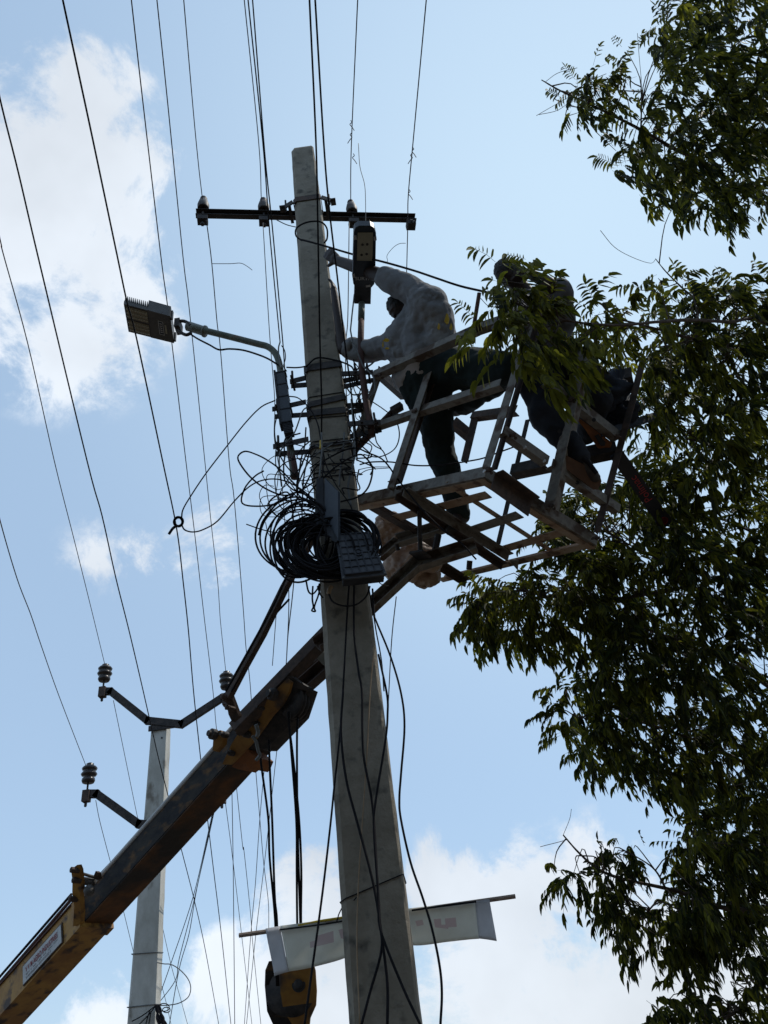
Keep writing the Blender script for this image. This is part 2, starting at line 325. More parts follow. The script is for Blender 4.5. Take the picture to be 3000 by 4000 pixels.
# U bolt and clamp plate holding the crossarm
z = zat(772)
for sx, hx in ((-1, 0), (1, .012)):
    x0 = PX + sx * (hw(z) + .01)
    mb = MB(); mb.bar((x0, PYc - .09, z - .02 + hx), (x0 + sx * .12, PYc - .05, z - .05), .012, .06); mb.box((x0 + sx * .11, PYc - .05, z - .05), (.025, 0, 0), (0, .035, 0), (0, 0, .008))
    mb.tube([(x0 + sx * .075, PYc - .06, z - .1), (x0 + sx * .075, PYc - .06, z + .07)], .009, 8); mb.bar((x0 + sx * .04, PYc - .08, z - .04), (x0 + sx * .04, PYc + .12, z - .04), .03, .012)
    mb.build('clamp_bolt', 'dark_steel', pole)
def pin_insulator(px, py0, big=1.0):
    """py0: where the foot of the porcelain sits on the arm"""
    b = pL + (pR - pL) * ((px - 765) / 860.0); b = np.array([b[0], b[1], ZA + .08]) - ay_ * .02
    o = MB().lathe(b + (0, 0, .01), (0, 0, 1), [(.012, -.2), (.012, .06), (.03, .06)], 10).build('insulator_pin', 'dark_steel', pole)
    MB().lathe(b + (0, 0, .03), (0, 0, 1), [(.03, .035), (.052, 0), (.056, .02), (.058, .07), (.053, .1), (.05, .104), (.046, .135), (.034, .16), (.033, .17), (.036, .18), (.034, .195), (.018, .205)], 24).build('insulator', 'porcelain', pole, True)
    MB().box(b - (0, 0, .15), ax * .05, ay_ * .04, (0, 0, .03)).lathe(b - (0, 0, .23), (0, 0, 1), [(.02, 0), (.02, .03), (.011, .031), (.011, .08)], 6).build('insulator_bracket', 'dark_steel', pole)
    return b + (0, 0, .2)
tops = [pin_insulator(x, 0) for x in (792, 1024, 1372)]
b = pR - ax * .06 - (0, 0, .05)
MB().box(b + (0, 0, .0), ax * .045, ay_ * .04, (0, 0, .035)).tube([b + (0, -.03, .04), b + (.03, -.09, -.1)], .012, 8).tube([b + (.01, -.05, -.02), b + (.018, -.066, -.05)], .022, 6).build('end_bracket', 'dark_steel', pole)
# ---------------------------------------------------------------- overhead wires
OW = 'overhead line wires running past the poles'
wire([(135 * 1.808 - 3, -20), (301, 259), (362, 543), (458, 1000), (495, 1175), (533, 1320), (635, 1800), (690, 2065), (716, 2277), (736, 2463), (756, 2700), (783, 2956), (807, 3168), (834, 3397), (864, 3645), (903, 4010)], 4.4, 14, .0062,
     'thick black overhead cable crossing the lens end of the left street lamp', OW, 'cable_black')
wire([(0 - 60, 100), (0, 386), (72, 675), (148, 1000), (340, 1800), (398, 2012), (451, 2251), (504, 2463), (557, 2689), (618, 2956), (657, 3110), (701, 3289), (754, 3496), (799, 3695), (856, 4010)], 4.4, 14, .0056,
     'black overhead cable passing in front of the top of the far pale pole', OW, 'cable_black')
IP = {}
wire([(-90, 560), (0, 934), (12, 989), (108, 1340), (212, 1800), (292, 2118), (358, 2384), (411, 2602)], 4.8, 10.75, .0042, 'thin wire ending on the upper left insulator of the far pole', OW, 'wire_alu')
wire([(-60, 1780), (0, 2032), (66, 2258), (119, 2397), (159, 2516), (228, 2712), (336, 2992)], 5.2, 10.6, .0042, 'thin wire ending on the lower left insulator of the far pole', OW, 'wire_alu')
wire([(511, -20), (549, 319), (627, 989), (652, 1175), (676, 1379), (726, 1800), (762, 2098), (796, 2397), (832, 2700), (846, 2850), (870, 3020)], 5.2, 11.5, .0048, 'dark overhead wire dropping behind the yellow head of the crane boom', OW, 'wire_alu')
wire([(611, -20), (657, 422), (714, 995), (740, 1213), (800, 1800), (825, 2045), (849, 2258), (856, 2350), (862, 2436), (883, 2632)], 5.2, 10.8, .0045, 'slightly kinked overhead wire ending on the right insulator of the far pole', OW, 'wire_alu')
wire([(716, -20), (754, 422), (775, 640), (787, 745), (791, 778)], 5.2, 6.9, .0042, 'thin wire from the top of the photo to the leftmost insulator of the crossarm', OW, 'wire_alu')
wire([(806, 860), (827, 1025), (848, 1260), (861, 1364), (895, 1800), (915, 1953), (948, 2350), (961, 2530), (978, 2682), (998, 2994), (1015, 3198), (1030, 3372), (1048, 3521), (1050, 3640)], 7.0, 11.5, .005, 'wire leaving the left end of the crossarm downward, with a loose tail tied on', OW, 'wire_alu')
wire([(826, 1030), (900, 1030), (940, 1028), (965, 1040), (985, 1055)], 7.3, 7.2, .0032, 'short loose wire end sticking out sideways from the line below the leftmost insulator', None, 'cable_grey', name='wire_tail')
wire([(952, -20), (1010, 550), (1021, 786)], 5.2, 6.9, .0042, 'thin wire reaching the second insulator from the left on the crossarm', OW, 'wire_alu')
wire([(967, -20), (1027, 560), (1053, 904), (1094, 1336)], 5.0, 6.1, .0052, 'insulated black wire ending at the bend of the left lamp arm', OW, 'cable_black')
wire([(985, -20), (1034, 595), (1064, 889), (1105, 1340), (1113, 1450), (1135, 1600)], 5.0, 5.9, .0052, 'insulated black wire running down beside the black driver box of the left lamp', OW, 'cable_black')
wire([(1027, 870), (1053, 1303), (1073, 1560), (1071, 1700), (1084, 1790), (1100, 1881), (1109, 1989), (1128, 2300), (1122, 2525), (1114, 2640)], 7.0, 5.9, .004, 'thin wire going down from the second insulator past the left lamp clamps', OW, 'wire_alu')
wire([(1398, -20), (1373, 550), (1370, 765), (1371, 782)], 5.2, 6.8, .0045, 'wire with twisted joints reaching the insulator just right of the pole', OW, 'wire_alu')
wire([(1364, 870), (1359, 1228), (1352, 1330), (1350, 1480), (1362, 1650), (1375, 1800)], 7.0, 5.9, .0042, 'thin wire hanging from the insulator right of the pole down behind the lamp', OW, 'wire_alu')
wire([(1667, -20), (1614, 550), (1595, 761), (1593, 870), (1588, 1082)], 5.2, 7.2, .0046, 'frayed wire passing the right end of the crossarm to the worker in the pale shirt', OW, 'wire_alu')
wire([(1400, 560), (1406, 650), (1424, 720), (1428, 790), (1428, 884)], 6.6, 6.3, .003, 'thin pale loose wire hanging down to the tip of the lamp with the cream panel', None, 'cable_grey', name='loose_wire', cat='wire')
wire([(1585, 950), (1560, 952), (1535, 968), (1512, 998), (1514, 1020), (1500, 1022), (1466, 1012)], 7.0, 6.9, .0025, 'thin curly white wire between the crossarm line and the right lamp', None, 'cable_grey', name='loose_wire', cat='wire')
for (x, y, d, a) in ((1370, 470, 6.4, 1), (1372, 520, 6.5, -1), (1380, 600, 6.6, 1), (1612, 575, 6.4, 1), (1608, 600, 6.4, -1), (1598, 740, 6.7, 1)):
    MB().tube(dpath([(x, y), (x + 4 * a, y + 8), (x - 3 * a, y + 16), (x + 5 * a, y + 26), (x + 14 * a, y + 40)], d, d), .0035, 5).build('wire_splice', 'wire_alu')
for o in [o for o in bpy.data.objects if o.name.startswith('wire_splice')]:
    right = o.data.vertices[0].co.x > .2
    tag(o, 'frayed twist of wire on the line above the right crossarm end' if right else 'frayed twist of wire on the line above the insulator right of the pole', 'wire', 'twisted wire splices right' if right else 'twisted wire splices')
wire([(1208, -20), (1234, 550), (1241, 851), (1249, 1303), (1256, 1560), (1256, 1690)], 4.2, 5.15, .0062, 'thick black drop cable running down in front of the pole face to a yellow tag', OW)
wire([(1230, -20), (1264, 550), (1286, 814), (1317, 1077), (1347, 1341), (1368, 1500), (1388, 1680), (1395, 1800)], 4.2, 5.3, .0062, 'thick black cable slanting just off the right edge of the pole', OW)
MB().tube(dpath([(1254, 1722), (1255, 1738), (1254, 1752)], 5.13, 5.1), .011, 8).build('cable_tag', 'yellow_tape'); tag(bpy.data.objects['cable_tag'], 'small yellow tag on the black cable in front of the pole', 'cable tag')
wire([(1256, 1690), (1258, 1760), (1254, 1800), (1248, 1870)], 5.14, 4.95, .006, 'grey cable below the yellow tag entering the open black box', None, 'cable_grey', name='cable')
wire([(1176, 936), (1230, 950), (1279, 964), (1384, 995), (1505, 1025), (1620, 1058), (1700, 1085), (1800, 1118), (1915, 1145), (1990, 1170)], 6.35, 5.2, .0085, 'thick sagging black cable stretched from the pole over the worker to the second man', None, name='cable', cat='cable')
wire([(1180, 940), (1156, 920), (1160, 890), (1200, 868), (1250, 866), (1276, 890), (1278, 930), (1266, 950)], 6.35, 6.5, .0075, 'black cable looped round the upper pole below the crossarm', None, name='cable', cat='cable')
wire([(1082, 860), (1120, 878), (1160, 888)], 6.9, 6.6, .0045, 'short black wire from the crossarm to the left side of the pole', None, name='cable', cat='cable')
# lower wires behind and below the boom
LW = 'wires hanging between boom and far pole'
wire([(846, 3100), (814, 3248), (754, 3505), (667, 3765), (614, 3915)], 12, 10.8, .0055, 'first of the wires fanning down onto the cable knot of the far pole', LW)
wire([(850, 3100), (817, 3248), (757, 3521), (700, 3745), (685, 3829), (615, 3925)], 12, 10.8, .0055, 'middle one of the wires fanning down toward the cable knot of the far pole', LW)
wire([(856, 3080), (820, 3248), (769, 3471), (739, 3645), (700, 3785), (660, 4010)], 12, 10.9, .0055, 'wire of the fan passing right of the far pole cable knot', LW)
wire([(443, 2736), (480, 2915), (537, 3192), (560, 3290)], 10.9, 13, .0045, 'thin wire leaving the upper left arm of the far pole downward', LW, 'wire_alu')
wire([(374, 3126), (390, 3208), (431, 3366), (480, 3550), (522, 3722)], 10.9, 13, .0045, 'thin wire leaving the lower left arm of the far pole downward', LW, 'wire_alu')
wire([(630, 3600), (668, 3768), (705, 3900), (735, 4010)], 13, 15, .0045, 'thin wire coming out right of the far pole and crossing the fan of wires', LW, 'wire_alu')
wire([(618, 3805), (645, 3900), (670, 4010)], 13, 14, .0045, 'thin short wire low beside the far pole', LW, 'wire_alu')
wire([(879, 3124), (908, 3347), (943, 3645), (966, 3844), (985, 4010)], 11, 14, .0048, 'thin wire with white plastic scrap on top, under the boom', LW, 'wire_alu')
wire([(905, 3030), (911, 3397), (917, 4010)], 9, 9, .0048, 'straight vertical wire under the crane boom', LW, 'wire_alu')
wire([(915, 2990), (947, 3298), (953, 3322), (978, 3561), (983, 3636), (993, 3745), (1020, 4010)], 10, 13, .0048, 'kinked thin wire left of the hook block passing behind the stick end', LW, 'wire_alu')
wire([(1040, 2920), (1015, 3198), (998, 3447), (980, 3645), (954, 4010)], 9, 11, .0045, 'thin wire slanting left down behind the stick, left of the two alike', LW, 'wire_alu')
wire([(1100, 2760), (1055, 3173), (1030, 3397), (1000, 3645), (962, 4010)], 9, 11, .0045, 'thin wire slanting left from beside the hoist ropes down to the lower edge', LW, 'wire_alu')
wire([(1548, 2330), (1530, 2500), (1516, 2761), (1508, 2900)], 6.5, 6.5, .0045, 'thin wire hanging from the man lift down beside the right pole edge', None, 'wire_alu', name='loose_wire')
wire([(1084, 2330), (1073, 2480), (1064, 2600)], 7, 7.5, .004, 'thin wire between the cable coil and the rusty strut above the boom', None, 'wire_alu', name='loose_wire')
wire([(1150, 2250), (1140, 2350), (1125, 2480), (1120, 2560)], 6.6, 7, .005, 'wire hanging from the coil left of the pole onto the boom', None, 'wire_alu', name='loose_wire')
# cables running down the pole face: y slightly in front of it
def ycab(P, r, label, m='cable_black', y0=None, y1=None, g='cables running down the pole'):
    return wire(P, y0 or 4.045, y1 or 4.04, r, label, g, m, name='cable', cat='cable', mode='y')
ycab([(1365, 2270), (1357, 2377), (1342, 2659), (1329, 2853), (1306, 3069), (1293, 3200), (1268, 3420, 4.0), (1246, 3592, 4.0), (1219, 3788, 4.0), (1189, 4010, 4.0)], .0055, 'black cable leaving the left pole edge and hanging in front of the hook block')
ycab([(1383, 2280), (1383, 2469), (1400, 2620), (1414, 2710), (1419, 2940), (1455, 3145), (1472, 3400), (1484, 3600), (1490, 3712), (1445, 3878), (1410, 4010)], .0062, 'black cable down the middle of the pole face, bowing left at the bottom', y0=4.04, y1=4.03)
ycab([(1340, 2700), (1332, 2864), (1352, 3043), (1392, 3200), (1445, 3396), (1472, 3524), (1490, 3652), (1513, 3840), (1513, 4010)], .0066, 'black cable crossing the pole face from the left edge to the middle', y0=4.02, y1=4.02)
ycab([(1478, 2556), (1511, 2710), (1514, 2787), (1506, 2889), (1465, 3145), (1461, 3250), (1475, 3464), (1478, 3561), (1492, 3652), (1573, 3855), (1645, 4010)], .006, 'black cable from the right pole edge back across the face to lower right', y0=4.0, y1=4.0)
ycab([(1465, 2505), (1447, 2684), (1432, 2966), (1416, 3200), (1400, 3450), (1394, 3700), (1406, 4010)], .0035, 'thin tan wire down the pole face', 'cable_tan', y0=4.05, y1=4.06)
ycab([(1455, 2300), (1462, 2400), (1470, 2428), (1526, 2566), (1567, 2710), (1580, 2838), (1567, 3017), (1560, 3120), (1566, 3200), (1603, 3366), (1649, 3501), (1686, 3622), (1716, 3765), (1726, 3878), (1720, 4010)], .0058, 'black cable bowing out free to the right of the pole and across the banner', y0=3.97, y1=3.95)
ycab([(1440, 2290), (1462, 2420), (1470, 2470), (1490, 2580), (1500, 2700)], .004, 'short black cable along the right pole edge below the boxes', y0=4.1, y1=4.15)
zb = zat(3470); P = [np.array([PX + x, PYc + y, zb + .25 * x]) for x, y in pole_ring(zb, .004)]; P.append(P[0])
MB().tube(P, .003, 5).build('binding_wire', 'cable_black', pole)
# ---------------------------------------------------------------- banner on a stick behind the pole
ban = thing('banner', AY(1480, 3570, 4.45), 'torn cream cloth banner with faded pink letters hanging from a stick tied behind the pole', 'banner')
sy = 4.40
a, b = AY(934, 3654, sy), AY(2013, 3501, sy); MB().tube([a, (a + b) / 2, b], .011, 8).build('stick', 'wood', ban)
def cloth(P, name, m, th=.003, nx=24, nz_=10, sag=.012):
    """P = four corners top left, top right, bottom right, bottom left"""
    P = [np.array(p) for p in P]; vs = []
    for j in range(nz_ + 1):
        for i in range(nx + 1):
            u, v = i / nx, j / nz_; p = (1 - v) * ((1 - u) * P[0] + u * P[1]) + v * ((1 - u) * P[3] + u * P[2])
            p = p + np.array([0, 1, 0]) * (.010 * math.sin(p[0] * 9 + v * 2) + .006 * math.sin(p[0] * 31 + 1.3 * v * 4)) * (.25 + v) + np.array([0, 0, 1]) * (.006 * math.sin(p[0] * 13) * v); vs.append(p)
    n = len(vs); w = nx + 1; fs = []
    for j in range(nz_):
        for i in range(nx): a0 = j * w + i; fs.append((a0, a0 + 1, a0 + w + 1, a0 + w))
    o = MB().add(vs, fs).build(name, m, ban, True); md = o.modifiers.new('t', 'SOLIDIFY'); md.thickness = th; return o
cy = sy - .013
cloth([AY(1095, 3617, cy), AY(1420, 3572, cy), AY(1420, 3722, cy + .02), AY(1128, 3798, cy)], 'cloth', 'banner_cloth')
cloth([AY(1038, 3628, cy), AY(1094, 3618, cy), AY(1127, 3799, cy), AY(1072, 3818, cy)], 'cloth_edge', 'banner_white', nx=6)
cloth([AY(1560, 3553, cy), AY(1855, 3520, cy), AY(1872, 3673, cy), AY(1560, 3690, cy + .02)], 'cloth', 'banner_cloth')
cloth([AY(1855, 3519, cy), AY(1912, 3513, cy), AY(1940, 3676, cy), AY(1872, 3672, cy)], 'cloth_edge', 'banner_white', nx=6)
py_ = cy - .034
for poly in ([(1210, 3680), (1240, 3672), (1240, 3655), (1302, 3636), (1304, 3680), (1212, 3703)], [(1322, 3632), (1345, 3626), (1345, 3668), (1332, 3665)], [(1622, 3598), (1650, 3592), (1655, 3612), (1628, 3618)],
             [(1694, 3590), (1722, 3588), (1724, 3612), (1740, 3612), (1738, 3588), (1780, 3584), (1784, 3620), (1752, 3622), (1750, 3628), (1700, 3622)]):
    MB().prism([AY(x, y, py_) for x, y in poly], (0, .002, 0)).build('letter', 'pink_ink', ban)
MB().tube(ypath([(1092, 3632), (1250, 3612), (1342, 3598)], sy - .03, sy - .03), .004, 6).build('hem_cord', 'cable_black', ban)
MB().tube(ypath([(1608, 3556), (1720, 3540), (1860, 3522)], sy - .03, sy - .03), .005, 6).build('hem_cord', 'cable_black', ban)
MB().tube(ypath([(1165, 3615), (1250, 3598), (1342, 3584)], sy - .012, sy - .012), .006, 6).build('yellow_strip', 'yellow_tape', ban)
wire([(1392, 3505), (1380, 3518), (1345, 3535), (1325, 3568), (1318, 3592), (1312, 3605)], 4.02, 4.35, .003, 'thin tie wire holding the banner stick to the pole', None, 'cable_black', name='tie_wire', mode='y')
# ---------------------------------------------------------------- far pole
fy = 11.0
z0, z1 = AY(564, 4000, fy)[2], AY(628, 2840, fy)[2]
xl1, xr1 = AY(598, 2840, fy)[0], AY(658, 2840, fy)[0]; xl0, xr0 = AY(505, 4000, fy)[0], AY(615, 4000, fy)[0]
far = thing('utility_pole', ((xl0 + xr0) / 2, fy, 0), 'pale concrete pole behind the crane boom, topped by a dark V shaped steel bracket', 'utility pole')
mb = MB(); vs = []
zz = list(np.linspace(0, z1 + .07, 40))
for z in zz:
    f = (z - z0) / (z1 - z0); a = xl0 + (xl1 - xl0) * f; b = xr0 + (xr1 - xr0) * f; c = .03; e = rng.normal(0, .003)
    vs += [(a + c, fy - .1, z), (b, fy - .1, z), (b + e, fy + .1, z), (a + c, fy + .1, z), (a, fy + .07, z), (a, fy - .07, z)]
m_ = len(zz); mb.add(vs, [(i * 6 + k, i * 6 + (k + 1) % 6, (i + 1) * 6 + (k + 1) % 6, (i + 1) * 6 + k) for i in range(m_ - 1) for k in range(6)] + [[5, 4, 3, 2, 1, 0], [(m_ - 1) * 6 + k for k in range(6)]])
mb.build('shaft', 'pale_concrete', far)
for y in (2846, 2882): MB().lathe(AY(632, y, fy - .104), (0, -1, 0), [(.014, 0), (.014, .003)], 10).build('bolt_hole', 'tool_black', far)
for y, t_ in ((3726, -.02), (3930, -.01)):
    z = AY(560, y, fy)[2]; f = (z - z0) / (z1 - z0); a = xl0 + (xl1 - xl0) * f - .006; b = xr0 + (xr1 - xr0) * f + .006
    MB().tube([(a, fy - .106, z), (b, fy - .106, z + t_), (b, fy + .106, z), (a, fy + .106, z), (a, fy - .106, z)], .006, 5).build('binding_wire', 'cable_grey', far)
def vee(P, name='v_bracket'):
    Q = [AY(x, y, fy - .14) for x, y in P]; mb = MB()
    for a, b in zip(Q, Q[1:]):
        t, u_, v_ = frame(b - a, (0, 0, 1)); e = .03
        mb.box((a + b) / 2, (b - a) / 2 + t * e, u_ * .055, v_ * .004); mb.box((a + b) / 2 - u_ * .051 + np.array([0, .03, 0]), (b - a) / 2 + t * e * .9, u_ * .004, np.array([0, .032, 0]))
        mb.box((a + b) / 2 + u_ * .051 + np.array([0, .03, 0]), (b - a) / 2 + t * e * .9, u_ * .004, np.array([0, .032, 0]))
    return mb.build(name, 'dark_steel', far)
vee([(408, 2698), (430, 2698), (574, 2813), (707, 2827), (868, 2722), (890, 2716)])
vee([(345, 3099), (375, 3099), (539, 3217), (590, 3221)]); vee([(650, 3225), (700, 3215), (850, 3110), (870, 3105)])
MB().box(AY(632, 2840, fy - .12), (.2, 0, 0), (0, .012, 0), (0, 0, .04)).build('clamp_plate', 'dark_steel', far)
def far_ins(px, py):          # py of the porcelain foot
    b = AY(px, py, fy - .12)
    MB().lathe(b, (0, 0, 1), [(.013, -.34), (.02, -.33), (.02, -.29), (.014, -.28), (.014, .05)], 8).build('insulator_pin', 'dark_steel', far)
    MB().lathe(b, (0, 0, 1), [(.03, 0), (.08, .0), (.095, .03), (.09, .06), (.06, .08), (.1, .10), (.115, .125), (.1, .15), (.07, .165), (.1, .185), (.11, .21), (.09, .235), (.05, .25), (.055, .275), (.03, .29)], 20).build('insulator', 'black_porcelain', far, True)
    MB().box(b - (0, 0, .19), (.05, 0, 0), (0, .05, 0), (0, 0, .08)).build('insulator_seat', 'rusty_steel', far)
far_ins(406, 2660); far_ins(344, 3058); far_ins(884, 2690); far_ins(868, 3062)
# knot of cables on the far pole
kb = MB()
for i in range(14):
    x0 = 612 + rng.uniform(-6, 12); P = [(x0, 3925)] + [(x0 + rng.uniform(2, 14) * j, 3925 + j * 25) for j in range(1, 5)]
    kb.tube(ypath(P, 10.8, 10.75), rng.uniform(.006, .013), 5)
for c in ((640, 3935, 22), (650, 3945, 15)):
    kb.tube(ypath([(c[0] + c[2] * math.cos(a), c[1] + c[2] * .7 * math.sin(a)) for a in np.linspace(0, 6.2, 10)], 10.8, 10.8), .006, 5)
for P in ([(612, 3925), (560, 3965), (515, 3990)], [(606, 3932), (580, 3965), (540, 4005)], [(585, 3950), (575, 3980), (568, 4010)], [(590, 3950), (585, 3980), (580, 4010)]): kb.tube(ypath(P, 10.85, 10.85), .007, 5)
tag(kb.build('cable_knot', 'cable_black'), 'knot of dark cables tied low on the far pale pole at the bottom edge', 'cables')
wire([(614, 3760), (640, 3765), (670, 3768), (705, 3790), (735, 3825), (745, 3860), (735, 3895), (700, 3918), (660, 3926), (625, 3928)], 10.9, 10.9, .006, 'loop of grey cable bulging right from the far pale pole', None, 'cable_grey', name='cable', cat='cable', mode='y')
# ---------------------------------------------------------------- left street lamp
yl = 4.12
lamp = thing('street_lamp', AY(1148, 1860, yl), 'flat grey street lamp on bent pipe left of the pole, cream lenses under its tip', 'street lamp')
MB().tube(ypath([(1150, 1866), (1140, 1790), (1125, 1690), (1108, 1560), (1097, 1460), (1088, 1410), (1073, 1377), (1045, 1354), (1005, 1343), (900, 1316), (800, 1291), (752, 1278)], yl, yl - .02), .0265, 14).build('arm_pipe', 'pipe_green', lamp, True)
MB().tube(ypath([(1152, 1866), (1146, 1822), (1136, 1770)], yl, yl), .0285, 14).build('pipe_sleeve', 'pipe_red', lamp, True)
MB().tube(ypath([(804, 1296), (745, 1277), (733, 1274)], yl, yl), .041, 16).tube(ypath([(802, 1295), (797, 1294)], yl, yl), .05, 16).build('collar', 'grey_paint', lamp, True)
zl = AY(640, 1262, yl)[2]
zU = zl
def lz(x, y, dz=0): p = AZ(x, y, zU); return p + np.array([0, 0, dz])
T_ = .045
lens_end = [lz(483, 1187), (lz(577, 1212)), lz(591, 1318), lz(502, 1296)]
MB().prism(lens_end, (0, 0, T_)).build('lamp_tip', 'lamp_grey', lamp)
MB().prism([lz(577, 1211), lz(665, 1235), lz(680, 1341), lz(590, 1319)], (0, 0, .13)).build('driver_housing', 'lamp_grey', lamp)
e1, e2 = lz(483, 1187), lz(577, 1211); f1, f2 = lz(502, 1296), lz(591, 1318)
mb = MB()
for i in range(12):
    t = (i + .5) / 12; a = e1 + (e2 - e1) * t; b = f1 + (f2 - f1) * t; mb.box((a + b) / 2 + (0, 0, T_ + .03), (b - a) / 2 * 1.02, nrm(e2 - e1) * .003, (0, 0, .03))
mb.build('cooling_fin', 'lamp_grey', lamp)
def quad(a, b, c, d, u0, u1, v0, v1):
    f = lambda u, v: (1 - v) * ((1 - u) * a + u * b) + v * ((1 - u) * d + u * c)
    return [f(u0, v0), f(u1, v0), f(u1, v1), f(u0, v1)], f
for v0, v1 in ((.06, .46), (.54, .94)):
    Q, f = quad(*lens_end, .08, .96, v0, v1); pn = MB().prism([q - (0, 0, .001) for q in Q], (0, 0, -.005)).build('lens_panel', 'lens', lamp)
    mb = MB()
    for i in range(8):
        for j in range(3):
            mb.ell(f(.08 + .88 * (i + .5) / 8, v0 + (v1 - v0) * (j + .5) / 3) - (0, 0, .006), (.013, .011, .005), None, 8, 5)
    mb.build('lens_bubble', 'lens_cream', pn, True)
Hq = [lz(577, 1211), lz(665, 1235), lz(680, 1341), lz(590, 1319)]
Q, f = quad(*Hq, .40, .62, .28, .78); lb = MB().prism([q - (0, 0, .001) for q in Q], (0, 0, -.002)).build('maker_plate', 'white_paint', lamp)
Q, f2_ = quad(*Hq, .425, .595, .30, .76); MB().prism([q - (0, 0, .0035) for q in Q], (0, 0, -.001)).build('plate_field', 'blue_black_plastic', lb)
Q, f3_ = quad(*Hq, .68, .76, .38, .70); MB().prism([q - (0, 0, .001) for q in Q], (0, 0, -.002)).build('rating_label', 'lens_cream', lamp)
Q, f4_ = quad(*Hq, .47, .55, .36, .70); mb = MB()
for i in range(5):
    Q, _ = quad(*Hq, .46, .56, .35 + i * .075, .39 + i * .075); mb.prism([q - (0, 0, .006) for q in Q], (0, 0, -.001))
mb.build('plate_mark', 'grey_ink', lb)
# hinge between housing and arm
h0, h1 = AY(690, 1252, yl), AY(740, 1275, yl); h2, h3 = AY(694, 1295, yl), AY(742, 1305, yl)
MB().tube(ypath([(692, 1258), (710, 1254), (728, 1258), (745, 1272)], yl - .03, yl - .03), .014, 8).tube(ypath([(690, 1290), (708, 1300), (728, 1308), (748, 1300)], yl - .02, yl - .02), .014, 8).box(AY(697, 1275, yl), (.022, 0, 0), (0, .05, 0), (0, 0, .05)).tube([AY(735, 1306, yl - .07), AY(735, 1306, yl + .05)], .014, 8).build('hinge', 'dark_steel', lamp)
for v in (.1, .9): Q, f = quad(*Hq, 0, 1, 0, 1); MB().box(f(1.03, v) + (0, 0, .05), (.012, 0, 0), (0, .012, 0), (0, 0, .05)).build('latch', 'lamp_grey', lamp)
MB().tube(ypath([(748, 1308), (775, 1325), (818, 1347), (855, 1366), (895, 1363), (950, 1368), (1010, 1386), (1050, 1403), (1085, 1425)], yl - .02, yl - .04), .0075, 8).build('supply_cable', 'cable_black', lamp, True)
wire([(1094, 1336), (1088, 1360), (1090, 1400), (1100, 1440)], yl - .05, yl - .05, .006, 'pale bare wire loop beside the top of the black driver box', None, 'cable_grey', name='wire_loop', mode='y')
wire([(1100, 1350), (1112, 1370), (1115, 1400), (1108, 1430), (1120, 1450)], yl - .07, yl - .06, .004, 'curled black wire end above the black driver box', None, 'cable_black', name='wire_loop', mode='y')
# driver box strapped along the arm pipe
db = thing('driver_box', AY(1105, 1580, 4.05), 'long ribbed black driver box strapped upright on the left lamp pipe', 'driver box')
a, b = AY(1098, 1460, 4.06), AY(1122, 1662, 4.06); t, u_, v_ = frame(b - a, (0, -1, 0))
MB().box((a + b) / 2, (b - a) / 2, v_ * .038, u_ * .03).build('casing', 'blue_black_plastic', db)
mb = MB()
for i in range(5): p = a + (b - a) * (.02 + .24 * i); mb.box(p, t * .004, v_ * .042, u_ * .034)
mb.box((a + b) / 2 - v_ * .044 * nrm([1, 0, 0]).dot(v_) / abs(v_[0]), (b - a) / 2 * 1.04, v_ * .008, u_ * .04).build('rib', 'black_plastic', db)
c0 = a + (b - a) * 1.0; c1 = AY(1130, 1698, 4.06); mb = MB()
for i in range(7): mb.box(c0 + (c1 - c0) * (i / 6), t * .005, v_ * .034, u_ * .03)
mb.box((c0 + c1) / 2 + u_ * -.012, (c1 - c0) / 2, v_ * .03, u_ * .016).build('heat_sink', 'black_plastic', db)
# clamps for the left arm
def pole_clamp(py, xl_px, label_name='lamp_clamp', y=yl, gap=.03, parent=None, rise=10):
    a = AY(xl_px, py, y); zc_ = a[2]; xp = PX - hw(zc_) if a[0] < PX else PX + hw(zc_); mb = MB()
    s_ = 1 if a[0] < PX else -1
    for dy in (-gap - .01, gap + .01):
        mb.bar((a[0] - s_ * .02, y + dy, zc_), (xp, y + dy * 1.7, zc_ + .0), .008, .045)
    for px_ in (a[0] + s_ * .015, a[0] + s_ * .115): mb.tube([(px_, y - gap - .05, zc_ - .0), (px_, y + gap + .04, zc_ + .0)], .009, 8); mb.lathe((px_, y - gap - .015, zc_), (0, -1, 0), [(.018, 0), (.018, .014)], 6)
    mb.tube([(a[0] + s_ * .02, y - .05, zc_ - .02), (a[0] + s_ * .02, y - .05, zc_ + .09)], .009, 8)
    return mb.build(label_name, 'dark_steel', parent or lamp)
pole_clamp(1758, 1082); pole_clamp(1612, 1078)
# empty clamp ears
def ears(py, side):
    z = zat(py); x0 = PX + side * hw(z); mb = MB()
    for dy in (-.045, .03): mb.bar((x0, PYc + dy, z), (x0 + side * .13, PYc + dy * .6, z), .008, .05)
    mb.tube([(x0 + side * .11, PYc - .09, z - .0), (x0 + side * .11, PYc + .07, z)], .009, 8); mb.tube([(x0 + side * .105, PYc - .05, z - .01), (x0 + side * .105, PYc - .05, z + .09)], .009, 8)
    mb.build('clamp_ear', 'dark_steel', pole)
ears(1445, -1); ears(1450, 1); ears(1575, 1)
